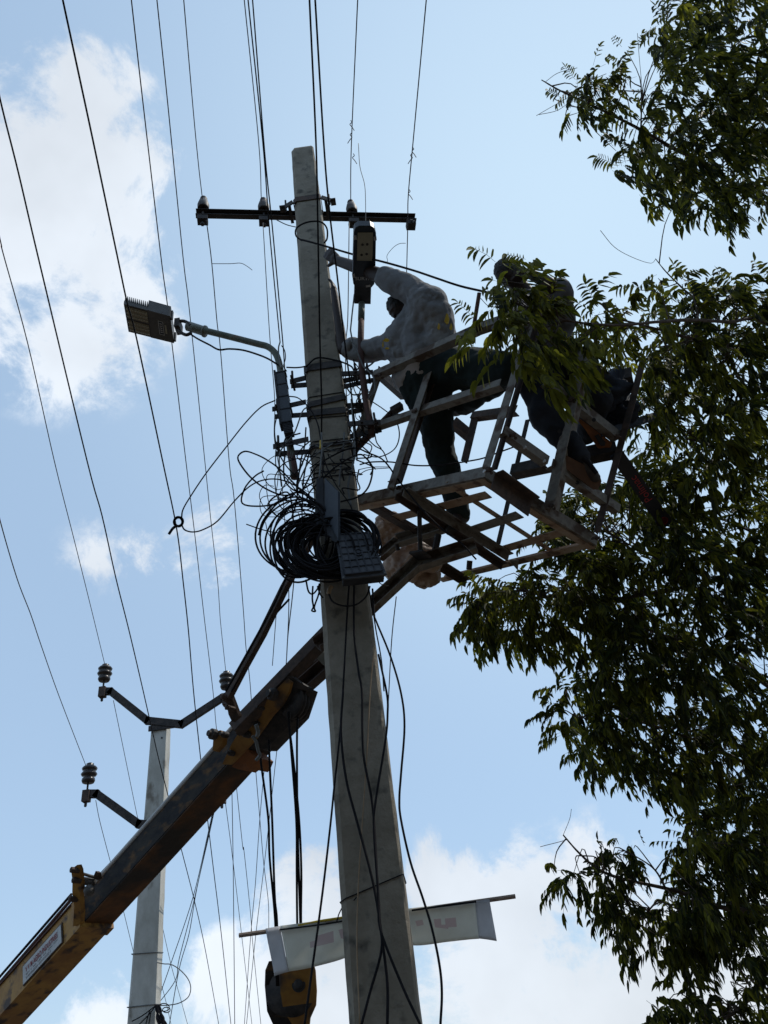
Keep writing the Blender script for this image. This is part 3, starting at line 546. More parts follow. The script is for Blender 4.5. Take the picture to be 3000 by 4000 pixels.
# ---------------------------------------------------------------- right street lamp
lr = thing('street_lamp', AY(1448, 1690, 4.12), 'dark street lamp with cream panel on an upright pipe in front of the pale-shirted man', 'street lamp')
yR = 4.0
MB().tube([AY(1453, 1702, 4.12), AY(1446, 1650, 4.115), AY(1428, 1556, 4.09), AY(1413, 1440, 4.05), AY(1409, 1330, 4.01), AY(1413, 1185, 3.97)], .0255, 14).build('arm_pipe', 'pipe_red', lr, True)
MB().tube([AY(1411, 1250, 3.985), AY(1413, 1185, 3.97)], .027, 14).build('pipe_top', 'pipe_green', lr, True)
zr = AY(1416, 1185, 3.97)[2] + .03
def rz(x, y, dz=0): return AZ(x, y, zr) + np.array([0, 0, dz])
body = [(1378, 1080), (1383, 905), (1388, 890), (1402, 881), (1448, 881), (1462, 890), (1469, 910), (1466, 1080), (1462, 1110), (1450, 1124), (1388, 1120), (1380, 1108)]
MB().prism([rz(*p) for p in body], (0, 0, .06)).build('lamp_body', 'blue_black_plastic', lr)
MB().prism([rz(*p) for p in [(1386, 1122), (1450, 1124), (1448, 1188), (1384, 1186)]], (0, 0, .05)).build('neck_block', 'black_plastic', lr)
pq = [rz(1397, 907), rz(1457, 907), rz(1454, 1017), rz(1394, 1015)]
MB().prism([q - (0, 0, .002) for q in pq], (0, 0, -.006)).build('lens_panel', 'lens_cream', lr)
mb = MB()
for x, y in ((1416, 953), (1434, 952), (1412, 993), (1432, 990)): mb.ell(rz(x, y, -.009), (.011, .011, .004), None, 8, 5)
mb.build('lamp_spot', 'dark_steel', lr)
for x, y in ((1387, 927), (1465, 930), (1381, 1076), (1459, 1078)): MB().box(rz(x, y, 0), (.011, 0, 0), (0, .016, 0), (0, 0, .008)).build('clip', 'grey_ink', lr)
MB().box(rz(1438, 1116, -.002), (.018, 0, 0), (0, .008, 0), (0, 0, .004)).build('latch', 'white_paint', lr)
text_mesh('SURYA', 'name_lettering', 'white_paint', rz(1419, 1088), rz(1450, 1086) - rz(1400, 1086), rz(1420, 1060) - rz(1420, 1100), .043, lr, depth=.003, bold=.01)
# check facing: text sits below the body
for v in bpy.data.objects['name_lettering'].data.vertices: v.co.z = zr - .003 - ORG['name_lettering'][2]
pole_clamp(1665, 1478, y=4.12, parent=lr); pole_clamp(1470, 1450, y=4.1, parent=lr)
MB().tube([AY(1384, 1150, 3.9), AY(1375, 1230, 3.95), AY(1369, 1290, 3.97), AY(1378, 1340, 3.98), AY(1400, 1385, 4.0), AY(1418, 1430, 4.0), AY(1460, 1470, 4.02), AY(1466, 1520, 4.03), AY(1440, 1560, 4.03)], .006, 8).build('supply_cable', 'cable_grey', lr, True)
TG = 'tangled cables round the pole'
def tw(P, r, label, y=4.0, y2=None, m='cable_black', g=TG): return wire(P, y, y2 if y2 is not None else y, r, label, g, m, 'cable', 'cable', 'y')
tw([(1195, 1433), (1240, 1398), (1320, 1410), (1370, 1430), (1385, 1450), (1400, 1440), (1440, 1430), (1475, 1400)], .007, 'black cable laid over the upper clamp and across to the man lift', 4.06, 4.15)
tw([(1119, 1435), (1160, 1436), (1195, 1430), (1215, 1415)], .006, 'short black cable from the driver box to the upper clamp', 4.07)
tw([(1430, 1440), (1436, 1400), (1460, 1380), (1490, 1370), (1500, 1350)], .0055, 'small curl of black cable under the lower hand of the pale-shirted man', 4.2, 4.3)
tw([(1380, 1400), (1385, 1440), (1370, 1480), (1385, 1500), (1440, 1540), (1460, 1480)], .005, 'black wire curl between the pole and the right lamp pipe', 4.12, 4.15)
tw([(1345, 1500), (1375, 1540), (1410, 1538), (1445, 1530)], .006, 'short dark cable behind the right lamp pipe', 4.2, 4.2)
# ---------------------------------------------------------------- cable coil and boxes on the pole
coil = MB(); yc = 3.93
def loop(cx, cy, a, b, rot, y, r=.0062, dy=.05, n=26, ph=0):
    P = []
    for i in range(n + 1):
        t = 2 * math.pi * i / n; x = a * math.cos(t); z = b * math.sin(t); w_ = 1 + .035 * math.sin(3 * t + ph) + .03 * math.sin(2 * t + 2.3 * ph)
        P.append((cx + (x * math.cos(rot) - z * math.sin(rot)) * w_, cy + (x * math.sin(rot) + z * math.cos(rot)) * w_, y + dy * math.sin(t + ph)))
    coil.tube(catmull([AY(*p) for p in P], 2), r, 6)
for i in range(42):
    f = rng.uniform(0, 1); loop(1262 + rng.uniform(-32, 32) + 10 * f, 2138 + rng.uniform(-14, 16), 75 + 92 * f + rng.uniform(-6, 6), 55 + 70 * f + rng.uniform(-5, 5), rng.uniform(-.05, .35), yc + rng.uniform(-.05, .05), ph=rng.uniform(0, 6))
for i in range(12): loop(1350 + rng.uniform(-14, 14), 2120 + rng.uniform(-10, 10), 120 + rng.uniform(-12, 12), 118 + rng.uniform(-12, 10), .25 + rng.uniform(-.1, .1), yc + rng.uniform(-.04, .04), ph=rng.uniform(0, 6))
for (cx, cy, a, b, ro) in ((1140, 2090, 135, 150, .3), (1155, 2095, 130, 150, .5), (1165, 2100, 118, 150, .6), (1180, 2125, 130, 130, .3), (1195, 2130, 118, 120, .2), (1190, 2110, 140, 128, .7), (1205, 2140, 110, 120, .5), (1215, 2140, 150, 105, .35), (1225, 2150, 150, 100, .3), (1180, 2120, 120, 150, .2), (1200, 2150, 128, 98, .1)):
    loop(cx, cy, a, b, ro, yc + rng.uniform(-.03, .06), .0062, .08, ph=rng.uniform(0, 6))
tag(coil.build('cable_coil', 'cable_black', None, True), 'big tangled coil of black cable hung on the pole behind the ribbed grey box', 'cable coil')
# free loops
mess = MB()
for i in range(16):
    x, y = rng.uniform(1100, 1230), rng.uniform(1870, 2000); a_ = rng.uniform(-.6, 3.4); P = []
    for j in range(7): P.append((x, y, yc + rng.uniform(-.06, .08))); a_ += rng.normal(.75, .45); x += math.cos(a_) * rng.uniform(30, 75); y += math.sin(a_) * rng.uniform(30, 75)
    mess.tube(catmull([AY(*p) for p in P], 5), rng.choice([.0028, .004, .0058]), 5)
for i in range(14):
    x, y = rng.uniform(1185, 1420), rng.uniform(1720, 1860); P = []
    for j in range(5): P.append((x, y, 3.98 + rng.uniform(-.05, .05))); x += rng.uniform(-80, 80); y += rng.uniform(-15, 45)
    mess.tube(catmull([AY(*p) for p in P], 5), rng.choice([.0025, .0035, .005]), 5)
for i in range(10):
    x, y = rng.uniform(1380, 1440), rng.uniform(1400, 1700); P = []
    for j in range(5): P.append((x, y, 4.12 + rng.uniform(-.05, .05))); x += rng.uniform(-35, 45); y += rng.uniform(10, 55)
    mess.tube(catmull([AY(*p) for p in P], 5), rng.choice([.003, .0045]), 5)
tag(mess.build('wire_tangle', 'cable_black', None, True), 'messy tangle of thin black wires round the pole above the coil and beside the lamp clamps', 'wires', kind='stuff')
tw([(1240, 1960), (1200, 1935), (1150, 1925), (1090, 1960), (1030, 2030), (1010, 2090)], .0066, 'black cable arching over the upper left shoulder of the coil', 3.95, 4.0)
tw([(1240, 1975), (1190, 1930), (1140, 1880), (1090, 1830), (1040, 1795), (1000, 1775), (960, 1763), (935, 1775), (930, 1795), (950, 1830), (985, 1870), (1040, 1910), (1110, 1935), (1170, 1918), (1230, 1880)], .006, 'long black elliptical loop left of the pole, wider than the ring below it', 3.93, 3.98)
tw([(1075, 1564), (1020, 1590), (960, 1650), (890, 1738), (804, 1850), (745, 1938), (715, 1990), (709, 2025)], .0052, 'thin black cable arching left from the driver box down to the small wire ring', 4.05, 4.0)
tw([(709, 2048), (722, 2070), (755, 2078), (795, 2068), (850, 2035), (915, 1958), (975, 1900), (1030, 1875), (1090, 1873), (1150, 1895), (1200, 1930), (1235, 1975)], .0052, 'thin black cable from the small wire ring curving back up to the pole', 4.0, 3.95)
P = [(697 + 16 * math.cos(a) + 4 * math.sin(a), 2038 - 17 * math.sin(a) + 4 * math.cos(a)) for a in np.linspace(0, 12.5, 34)]
rm = MB().tube(ypath(P, 4.0, 4.0, 2), .010, 6).tube(ypath([(690, 2052), (680, 2060), (672, 2068), (660, 2086)], 4.0, 4.0), .010, 6)
tag(rm.build('wire_ring', 'cable_black', None, True), 'small wound ring of black wire with a frayed tail hanging left of the coil', 'wire ring')
tw([(1130, 1548), (1165, 1555), (1205, 1590), (1235, 1640), (1250, 1700), (1255, 1780)], .005, 'black cable arching from the driver box to the pole face', 4.02, 4.03)
tw([(1200, 1590), (1180, 1610), (1150, 1690), (1110, 1740), (1092, 1775), (1092, 1830), (1100, 1900)], .0055, 'grey cable hanging in an S shape across the left lamp pipe', 4.0, 3.98, 'cable_grey')
tw([(1082, 1620), (1072, 1680), (1082, 1750), (1105, 1800), (1135, 1840), (1170, 1870)], .005, 'black cable bowing left round the lower lamp clamp', 4.02, 4.0)
tw([(1225, 1990), (1200, 1940), (1260, 1870), (1330, 1810), (1400, 1776), (1430, 1790), (1455, 1830), (1440, 1900), (1400, 1940), (1330, 1960)], .006, 'black cable loop crossing the pole face and bulging right above the box', 3.95, 3.98)
tw([(1160, 1900), (1210, 1800), (1290, 1740), (1350, 1722), (1380, 1735), (1370, 1752), (1300, 1760), (1225, 1740), (1210, 1750)], .0055, 'grey cable wound flat round the pole just under the yellow tag', 4.0, 4.03, 'cable_grey')
tw([(1180, 1920), (1230, 1830), (1300, 1780), (1380, 1750), (1440, 1770), (1500, 1800), (1560, 1880), (1640, 1980), (1720, 2060), (1800, 2120), (1860, 2185)], .006, 'black cable slanting down right from the pole in front of the man lift floor', 3.98, 4.1)
tw([(1405, 1815), (1450, 1805), (1530, 1805), (1620, 1818), (1700, 1818), (1760, 1812), (1850, 1798), (1893, 1788), (1935, 1772), (2010, 1745)], .0055, 'black wire with a twisted joint running right from the pole across the man lift posts', 4.1, 3.95)
tw([(1400, 1835), (1450, 1825), (1520, 1824)], .003, 'first thin wire right of the pole below the joint wire', 4.1, 4.2)
tw([(1402, 1855), (1440, 1835), (1520, 1828)], .003, 'second thin wire right of the pole, the more curved one', 4.1, 4.2)
tw([(1440, 1560), (1500, 1600), (1545, 1640), (1560, 1700), (1540, 1755), (1480, 1785), (1420, 1775)], .0045, 'thin black loop hanging in the gap between pole and first lift post', 4.1, 4.12)
tw([(1262, 1762), (1275, 1820), (1310, 1890), (1360, 1960), (1380, 2000)], .004, 'thin black wire slanting across the pole face above the open box', 3.98, 3.98)
tw([(1255, 1750), (1262, 1800), (1258, 1868)], .005, 'black wire dropping into the top of the open black box', 3.98, 3.95)
tw([(1372, 1560), (1382, 1680), (1385, 1760), (1375, 1830), (1360, 1900), (1372, 1980)], .007, 'grey cable running down the right edge of the pole face', 4.07, 4.05, 'cable_grey')
tw([(1345, 1690), (1340, 1760), (1328, 1850), (1326, 1900)], .006, 'grey cable bent down the middle of the pole above the boxes', 4.05, 4.05, 'cable_grey')
tw([(1195, 1670), (1190, 1740), (1175, 1800), (1165, 1880), (1158, 1960), (1140, 2020)], .006, 'knotted frayed wire left of the pole going down behind the coil', 4.2, 4.25)
tw([(1218, 1740), (1200, 1800), (1185, 1880), (1180, 2000)], .006, 'second frayed wire left of the pole, nearer the shaft', 4.15, 4.2)
tw([(1230, 1740), (1205, 1760), (1170, 1840), (1160, 1920), (1200, 1960), (1240, 1980)], .0055, 'black cable sweeping from the lower clamp round to the open box', 4.0, 3.95)
tw([(1195, 2265), (1205, 2310), (1222, 2320), (1240, 2300), (1248, 2280)], .0055, 'small drooping black loop under the coil', 3.98)
tw([(1222, 2290), (1220, 2340), (1224, 2370), (1218, 2385), (1232, 2388), (1228, 2370), (1245, 2320), (1250, 2280)], .0055, 'narrow black loop with a triangle tip hanging lowest under the coil', 3.98)
tw([(1240, 2290), (1250, 2320), (1262, 2335)], .005, 'short cable end under the coil', 3.98)
tw([(1284, 2320), (1300, 2350), (1340, 2366), (1390, 2362), (1430, 2330), (1445, 2290)], .0055, 'black cable hanging in a shallow bow under the ribbed box', 3.98)
tag(MB().tube(ypath([(1296, 2290), (1288, 2300), (1283, 2318)], 3.97, 3.97), .014, 8).build('cable_plug', 'cable_tan', None, True), 'small cream plug on the cable end under the coil', 'plug')
tw([(1475, 2268), (1490, 2282), (1520, 2290)], .003, 'thin wire end right of the ribbed box', 4.0, 4.1)
# open black closure
cb = thing('cable_closure', AY(1275, 2110, 3.9), 'opened black plastic cable closure box in front of the coil, two leaves hinged apart', 'cable box')
MB().prism([AY(x, y, 3.9) for x, y in [(1236, 1866), (1262, 1866), (1267, 2022), (1262, 2052), (1240, 2050), (1230, 2035)]], (0, .1, 0)).build('back_shell', 'black_plastic', cb)
MB().prism([AY(1268, 1867, 3.9), AY(1320, 1920, 3.82), AY(1321, 2112, 3.82), AY(1267, 2022, 3.9)], (.012, .012, 0)).build('open_lid', 'blue_black_plastic', cb)
MB().prism([AY(1242, 2044, 3.88), AY(1267, 2022, 3.88), AY(1321, 2105, 3.82), AY(1315, 2117, 3.83), AY(1300, 2113, 3.84)], (.01, .03, 0)).build('hinge_strip', 'black_plastic', cb)
# ribbed box
rb = thing('junction_box', AY(1400, 2260, 3.85), 'black square junction box with a ribbed lid and round centre mark, tilted on the pole', 'junction box')
c4 = [AY(1310, 2085, 3.86), AY(1441, 2076, 3.9), AY(1511, 2243, 3.84), AY(1337, 2262, 3.80)]
nn = nrm(np.cross(c4[1] - c4[0], c4[3] - c4[0])); nn = nn if nn[1] > 0 else -nn
MB().prism(c4, nn * .012).build('lid_rim', 'box_grey', rb)
ctr = sum(c4) / 4
MB().prism([ctr + (q - ctr) * .93 + nn * .012 for q in c4], nn * .07).build('box_body', 'black_plastic', rb)
fq = lambda u, v: (1 - v) * ((1 - u) * c4[0] + u * c4[1]) + v * ((1 - u) * c4[3] + u * c4[2])
lid = MB().prism([fq(u, v) - nn * .001 for u, v in ((.07, .06), (.93, .06), (.93, .94), (.07, .94))], -nn * .012).build('lid_panel', 'box_grey', rb)
mb = MB()
for i in range(6): u = .07 + .86 * i / 5; a, b = fq(u, .06) - nn * .014, fq(u, .94) - nn * .014; mb.bar(a, b, .007, .008, nn)
for i in range(7): v = .06 + .88 * i / 6; a, b = fq(.07, v) - nn * .014, fq(.93, v) - nn * .014; mb.bar(a, b, .007, .008, nn)
mb.lathe(fq(.5, .5) - nn * .012, -nn, [(.028, 0), (.028, .007), (.022, .007), (.022, .002), (.012, .002), (.012, .008)], 20)
mb.build('lid_rib', 'tool_black', lid)
for u, v in ((.03, .03), (.97, .03), (.97, .97), (.03, .97), (.97, .5), (.03, .5)): MB().lathe(fq(u, v), -nn, [(.007, 0), (.006, .004)], 8).build('screw', 'cable_grey', rb)
# ---------------------------------------------------------------- crane boom
d0, d1 = 6.3, 5.3
def bd(px, py):                                   # depth along the boom
    f = ((px - 60) - (py - 3900)) / ((1150 - 60) + (3900 - 2700)); f = (px - 60 + 3900 - py) / 2290.0
    return 1 / ((1 - f) / d0 + f / d1)
def B_(px, py, dd=0): return D(px, py, bd(px, py) + dd)
crane = thing('crane', D(-700, 4650, 7.0) * [1, 1, 0], 'yellow telescopic crane boom with black grime and a white name board, rising behind the pole', 'crane')
ta, tb = B_(36, 3929), B_(1040, 2820); bt = nrm(tb - ta); bup = nrm(np.array([0, 0, 1]) - bt[2] * bt); bbk = np.cross(bup, bt); bbk = bbk if bbk[1] > 0 else -bbk
def boom_box(p, q, h, w, name, m, h2=None, w2=None):
    h2 = h2 or h; w2 = w2 or w; p, q = np.array(p), np.array(q)
    ring = lambda c, H, W: [c, c + bup * H, c + bup * H + bbk * W, c + bbk * W]
    return MB().add(ring(p, h, w) + ring(q, h2, w2), [(3, 2, 1, 0), (4, 5, 6, 7), (0, 1, 5, 4), (1, 2, 6, 5), (2, 3, 7, 6), (3, 0, 4, 7)])
p0 = B_(315, 3618); ext = p0 - bt * 4.2
HO, WO = .24, .27
ob = boom_box(ext, p0, HO, WO, '', '').build('outer_boom', 'yellow_outer', crane)
MB().box(p0 + bup * HO / 2 + bbk * WO / 2 - bt * .04, bt * .05, bup * (HO / 2 + .012), bbk * (WO / 2 + .012)).build('boom_collar', 'yellow_outer', crane)
MB().box(ext * .5 + p0 * .5 + bup * (HO + .004) - bbk * .004 + bbk * .04, (p0 - ext) / 2, bbk * .05, bup * .006).build('boom_edge_strip', 'pipe_red', crane)
q0 = p0 - bt * .3 + bup * .035 + bbk * .03; q1 = B_(985, 2860) + bup * .01 + bbk * .03
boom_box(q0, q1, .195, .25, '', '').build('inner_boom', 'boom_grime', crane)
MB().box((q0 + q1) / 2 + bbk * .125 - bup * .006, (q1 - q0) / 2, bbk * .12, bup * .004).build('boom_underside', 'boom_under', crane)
MB().tube([q0 + bup * .212 + bbk * .005, q1 + bup * .212 + bbk * .005], .02, 12).build('hydraulic_rod', 'white_paint', crane, True)
MB().tube([q0 + bup * .27 + bbk * .02, q0 + (q1 - q0) * .45 + bup * .23 + bbk * .02], .008, 6).build('winch_rope', 'cable_black', crane)
MB().tube([ext + bup * (HO + .05), p0 + bup * (HO + .09) - bt * .1], .011, 8).build('hose', 'cable_black', crane)
MB().tube([ext + bup * (HO + .03) + bbk * .05, p0 + bup * (HO + .05) - bt * .1], .014, 8).build('hose', 'pipe_red', crane)
# upright bracket plate at the end of the outer boom
pl = [(285, 3618), (312, 3608), (317, 3560), (312, 3500), (316, 3470), (309, 3395), (302, 3378), (277, 3396), (283, 3440), (282, 3485), (290, 3540), (287, 3590)]
MB().prism([B_(x, y) for x, y in pl], bbk * .03 + bt * .01).build('bracket_plate', 'yellow_outer', crane)
for x, y in ((284, 3398), (291, 3438), (278, 3511)): MB().lathe(B_(x, y, -.03), -bbk, [(.022, -.05), (.022, .015), (.012, .02)], 8).build('bolt', 'rusty_steel', crane)
MB().tube([B_(318, 3412, .05), B_(375, 3428, .1)], .012, 10).tube([B_(322, 3440, .05), B_(372, 3447, .1)], .03, 12).ell(B_(348, 3478), (.042, .042, .042)).build('roller', 'lamp_grey', crane, True)
MB().prism([B_(x, y, .08) for x, y in ((366, 3420), (374, 3402), (382, 3408), (385, 3430), (372, 3436))], bbk * .03).build('roller_bracket', 'rusty_steel', crane)
# name board on the side of the outer boom
off = -bbk * .004
sA, sB = p0 - bt * .86, p0 - bt * .26
bd0 = [sA + bup * .025, sB + bup * .025, sB + bup * .17, sA + bup * .17]
MB().prism([q + off for q in [sA + bup * .018 - bt * .012, sB + bup * .018 + bt * .012, sB + bup * .182 + bt * .012, sA + bup * .182 - bt * .012]], -bbk * .006).build('board_frame', 'rusty_steel', crane)
board = MB().prism([q + off * 2.8 for q in bd0], -bbk * .004).build('name_board', 'white_paint', crane)
mid = (sA + sB) / 2
text_mesh('V V M AGRO INDUSTRIES', 'board_lettering', 'red_paint', mid + bup * .115 - bbk * .018, bt, bup, .062, board, depth=.001, bold=.02, sx=.72)
mb = MB()
for row, (zz_, n_, hh) in enumerate(((.08, 34, .007), (.052, 26, .010))):
    x = .05
    for i in range(n_):
        wl = rng.uniform(.008, .02); 
        if x + wl > .56: break
        if rng.random() < .85: mb.box(sA + bt * (x + wl / 2) + bup * zz_ - bbk * .017, bt * wl * .38, bup * hh * rng.uniform(.6, 1), bbk * .0008)
        x += wl + .002
mb.build('small_print', 'grey_ink', board)
# boom head: two cheek plates, shield and sheaves
ck = [(868, 2985), (905, 2905), (940, 2850), (1000, 2780), (1062, 2712), (1100, 2672), (1122, 2650), (1138, 2662), (1128, 2700), (1105, 2745), (1060, 2795), (1000, 2880), (960, 2925), (900, 2985)]
MB().prism([B_(x, y, -.03) for x, y in ck], bbk * .02).build('cheek_plate', 'yellow_paint', crane)
MB().prism([B_(x, y, .16) for x, y in [(1128, 2650), (1165, 2668), (1200, 2690), (1203, 2735), (1192, 2765), (1165, 2800), (1100, 2868), (1040, 2930), (1020, 2950), (1000, 2990), (985, 3000), (972, 2985), (960, 2960), (1000, 2900), (1080, 2790)]], -bbk * .05 + bt * .0).build('far_cheek', 'boom_grime', crane)
MB().prism([B_(x, y, .02) for x, y in [(1000, 2780), (1122, 2652), (1200, 2690), (1165, 2795), (1040, 2925), (960, 2925)]], bbk * .1).build('head_block', 'dark_steel', crane)
for i, (x, y) in enumerate(((1140, 2740), (1152, 2745), (1165, 2750))):
    MB().lathe(B_(x, y, .0 + .05 * i), bbk, [(.02, 0), (.115, 0), (.115, .008), (.10, .014), (.10, .02), (.115, .026), (.115, .034), (.02, .034)], 28).build('sheave', 'dark_steel', crane, True)
MB().prism([B_(x, y, .0) for x, y in [(1118, 2645), (1135, 2640), (1165, 2662), (1200, 2682), (1204, 2698), (1170, 2692), (1140, 2680)]], bbk * .05).build('head_cap', 'dark_steel', crane)
for x, y, r in ((1065, 2712, .042), (833, 2868, .038), (880, 2870, .022), (965, 2868, .025), (905, 2942, .02), (1002, 2826, .018), (1022, 2766, .012)):
    MB().lathe(B_(x, y, -.045), -bbk, [(r, -.02), (r, .02), (r * .6, .03), (r * .55, .045)], 12).build('bolt', 'dark_steel', crane)
MB().prism([B_(x, y, -.03) for x, y in [(830, 2930), (833, 2885), (845, 2858), (860, 2852), (872, 2862), (868, 2905), (840, 2935)]], bbk * .04).build('lug_plate', 'yellow_paint', crane)
MB().prism([B_(x, y, .0) for x, y in [(905, 2995), (960, 2925), (1000, 2960), (990, 2985), (978, 3003), (968, 2998), (960, 2980), (930, 3005)]], bbk * .16).build('wear_shoe', 'orange_paint', crane)
MB().tube(dpath([(985, 2875), (1000, 2895), (1008, 2930), (1015, 2950), (1000, 2970)], 5.2, 5.2), .012, 6).tube(dpath([(1000, 2830), (1008, 2860), (1002, 2878)], 5.2, 5.2), .014, 6).build('grease_hose', 'cable_grey', crane)
for P in ([(1018, 2960), (1022, 3000), (1048, 3198), (1053, 3347), (1075, 3600)], [(1050, 2890), (1054, 3000), (1063, 3198), (1073, 3496), (1082, 3600)], [(1126, 2780), (1135, 2900), (1157, 3198), (1159, 3400), (1161, 3606)], [(1163, 2800), (1160, 2900), (1162, 3198), (1170, 3500), (1173, 3606)], [(1128, 2830), (1145, 2960), (1168, 3198), (1177, 3400), (1176, 3606)]):
    MB().tube(dpath(P + [(P[-1][0] + 6, 3850)], 5.25, 5.15), .0078, 8).build('hoist_rope', 'cable_black', crane, True)
# jib: lattice arms and struts from the head up to the lift floor
A1, A2 = D(905, 2860, 5.28), D(1640, 2155, 5.62)
jb = nrm(A2 - A1)
def chan(p, q, w, fl, m, name, hint=bup, side=1, parent=None):
    p, q = np.array(p), np.array(q); t, a, b = frame(q - p, hint); b = b * side
    return MB().box((p + q) / 2, (q - p) / 2, a * w / 2, b * .004).box((p + q) / 2 + a * w / 2 + b * fl / 2, (q - p) / 2 * .999, a * .004, b * fl / 2).box((p + q) / 2 - a * w / 2 + b * fl / 2, (q - p) / 2 * .999, a * .004, b * fl / 2).build(name, m, parent or crane)
chan(D(905, 2840, 5.3), D(1300, 2430, 5.45), .085, .09, 'rusty_steel', 'jib_channel', side=1 if np.cross(bup, bt)[1] < 0 else -1)
chan(D(930, 2868, 5.33), D(1300, 2470, 5.48), .04, .05, 'rusty_steel', 'jib_channel')
chan(D(1185, 2700, 5.6), D(1420, 2490, 5.75), .10, .09, 'rusty_steel', 'jib_channel')
chan(D(1130, 2660, 5.7), D(1290, 2540, 5.75), .05, .04, 'rusty_steel', 'jib_channel')
MB().prism([D(x, y, 5.56) for x, y in ((1238, 2572), (1262, 2545), (1290, 2565), (1288, 2590), (1262, 2598))], bbk * .02).build('patch_plate', 'grey_paint', crane)
# long rusty strut
st = [D(890, 2725, 5.22), D(950, 2610, 5.26), D(1025, 2475, 5.32), D(1110, 2300, 5.4), D(1240, 2060, 5.5), D(1380, 1765, 5.62)]
mb = MB()
for a, b in zip(st, st[1:]): mb.bar(a, b + nrm(b - a) * .012, .045, .05)
mb.build('strut', 'rusty_steel', crane)
MB().tube(dpath([(882, 2700), (950, 2580), (1060, 2380), (1120, 2250), (1180, 2120)], 5.15, 5.4), .009, 6).build('strut_hose', 'cable_black', crane)
MB().tube(dpath([(905, 2700), (960, 2600), (1010, 2520), (1060, 2420), (1130, 2340)], 5.2, 5.4), .008, 6).build('strut_hose', 'cable_black', crane)
MB().prism([D(x, y, 5.22) for x, y in [(868, 2735), (880, 2712), (900, 2710), (932, 2795), (905, 2818), (892, 2790), (885, 2745)]], bbk * .03).build('strut_lug', 'rusty_steel', crane)
for x, y in ((872, 2722), (890, 2762), (900, 2768)): MB().lathe(D(x, y, 5.2), -bbk, [(.02, -.03), (.02, .01), (.012, .02)], 8).build('bolt', 'rusty_steel', crane)
# ---------------------------------------------------------------- hook block
hb = thing('hook_block', D(1140, 4060, 5.1), 'yellow and black crane hook block hanging behind the banner at the bottom edge', 'hook block')
dh = 5.12; hy = np.array([0, 1, 0]); hx = ray(1600, 3900) - ray(1500, 3900); hx = nrm(hx)
cf = [(1098, 3740), (1215, 3730), (1232, 3790), (1237, 3870), (1234, 3925), (1212, 3975), (1205, 4040), (1150, 4060), (1140, 4000), (1108, 3950), (1096, 3880), (1092, 3800)]
MB().prism([D(x, y, dh) for x, y in cf], hy * .02).build('cheek_plate', 'yellow_paint', hb)
bf = [(1052, 3755), (1180, 3730), (1200, 3800), (1200, 3900), (1185, 3960), (1120, 4060), (1085, 4040), (1045, 3950), (1036, 3850), (1038, 3790)]
MB().prism([D(x - 2, y, dh + .17) for x, y in bf], hy * .02).build('far_cheek', 'boom_grime', hb)
for i, (x, dd) in enumerate(((1145, .05), (1132, .1), (1122, .14))):
    MB().lathe(D(x, 3870, dh + dd), hy, [(.02, 0), (.15, 0), (.15, .006), (.13, .012), (.13, .02), (.15, .026), (.15, .032), (.02, .032)], 32).build('sheave', 'dark_steel', hb, True)
MB().lathe(D(1167, 3846, dh), -hy, [(.045, -.01), (.045, .008), (.03, .01), (.03, .03), (.02, .036)], 20).build('hub', 'dark_steel', hb)
MB().tube([D(1178, 3990, dh + .09), D(1176, 4080, dh + .09)], [.05, .045], 16).tube(dpath([(1176, 4080), (1172, 4130), (1140, 4170), (1130, 4220), (1165, 4262), (1215, 4240), (1225, 4195)], dh + .09, dh + .09), [.04] * 6 + [.042] * 6 + [.045] * 6 + [.045] * 6 + [.04] * 6 + [.03] * 6 + [.012], 12).build('hook', 'dark_steel', hb, True)
# ---------------------------------------------------------------- man lift basket
A_, Bk, Ck = D(1405, 1950, 5.45), D(1893, 1838, 4.7), D(2327, 2115, 5.05)
Wn = nrm(np.cross(Bk - A_, Ck - Bk)); Wn = Wn if Wn[2] > 0 else -Wn
Un = nrm(Bk - A_); Vn = nrm(Ck - Bk); Vn = nrm(Vn - Vn.dot(Un) * Un)
def FP(px, py, c=0.0):                            # pixel -> point on the floor plane, lifted by c
    P0 = Bk + Wn * c; r = ray(px, py); return CAM + r * ((P0 - CAM).dot(Wn) / r.dot(Wn))
def dep(p): return float(-(R.T @ (np.array(p) - CAM))[2])
bask = thing('lift_basket', FP(1800, 2040), 'open angle steel basket behind the pole holding both men, slatted floor seen from below', 'lift basket')
def fang(p, q, w_, m='basket_steel', name='floor_beam', n1=Wn, n2=None, c=0.0, t=.006):
    a, b = FP(*p, c), FP(*q, c); w = w_ * 1.4
    if n2 is None: n2 = Vn
    return MB().ang(a, b, n1, n2, w, t).build(name, m, bask)
def fflat(p, q, w, m='floor_steel', name='floor_slat', c=.012, th=.006):
    a, b = FP(*p, c), FP(*q, c); t = nrm(b - a); s_ = nrm(np.cross(Wn, t)); return MB().box((a + b) / 2, (b - a) / 2, s_ * w / 2, Wn * th / 2).build(name, m, bask)
fang((1290, 1990), (1893, 1862), .06, n2=Vn)                     # near rail
MB().box((FP(1290, 1996) + FP(1893, 1868)) / 2 + Vn * .035 - Wn * .002, (FP(1893, 1868) - FP(1290, 1996)) / 2, Vn * .032, Wn * .003).build('floor_flange', 'floor_steel', bask)
fang((1893, 1862), (2330, 2130), .055, n2=-Un)                   # right rail
MB().box((FP(1893, 1868) + FP(2330, 2140)) / 2 - Un * .035 - Wn * .004, (FP(2330, 2140) - FP(1893, 1868)) / 2, Un * .03, Wn * .003).build('floor_flange', 'floor_steel', bask)
fang((2330, 2135), (1730, 2275), .045, n2=-Vn, m='floor_steel')     # far rail
fang((1405, 1970), (1620, 2095), .06, n2=Un, m='rusty_steel'); fang((1620, 2095), (1690, 2140), .06, n2=Un, m='rusty_steel')
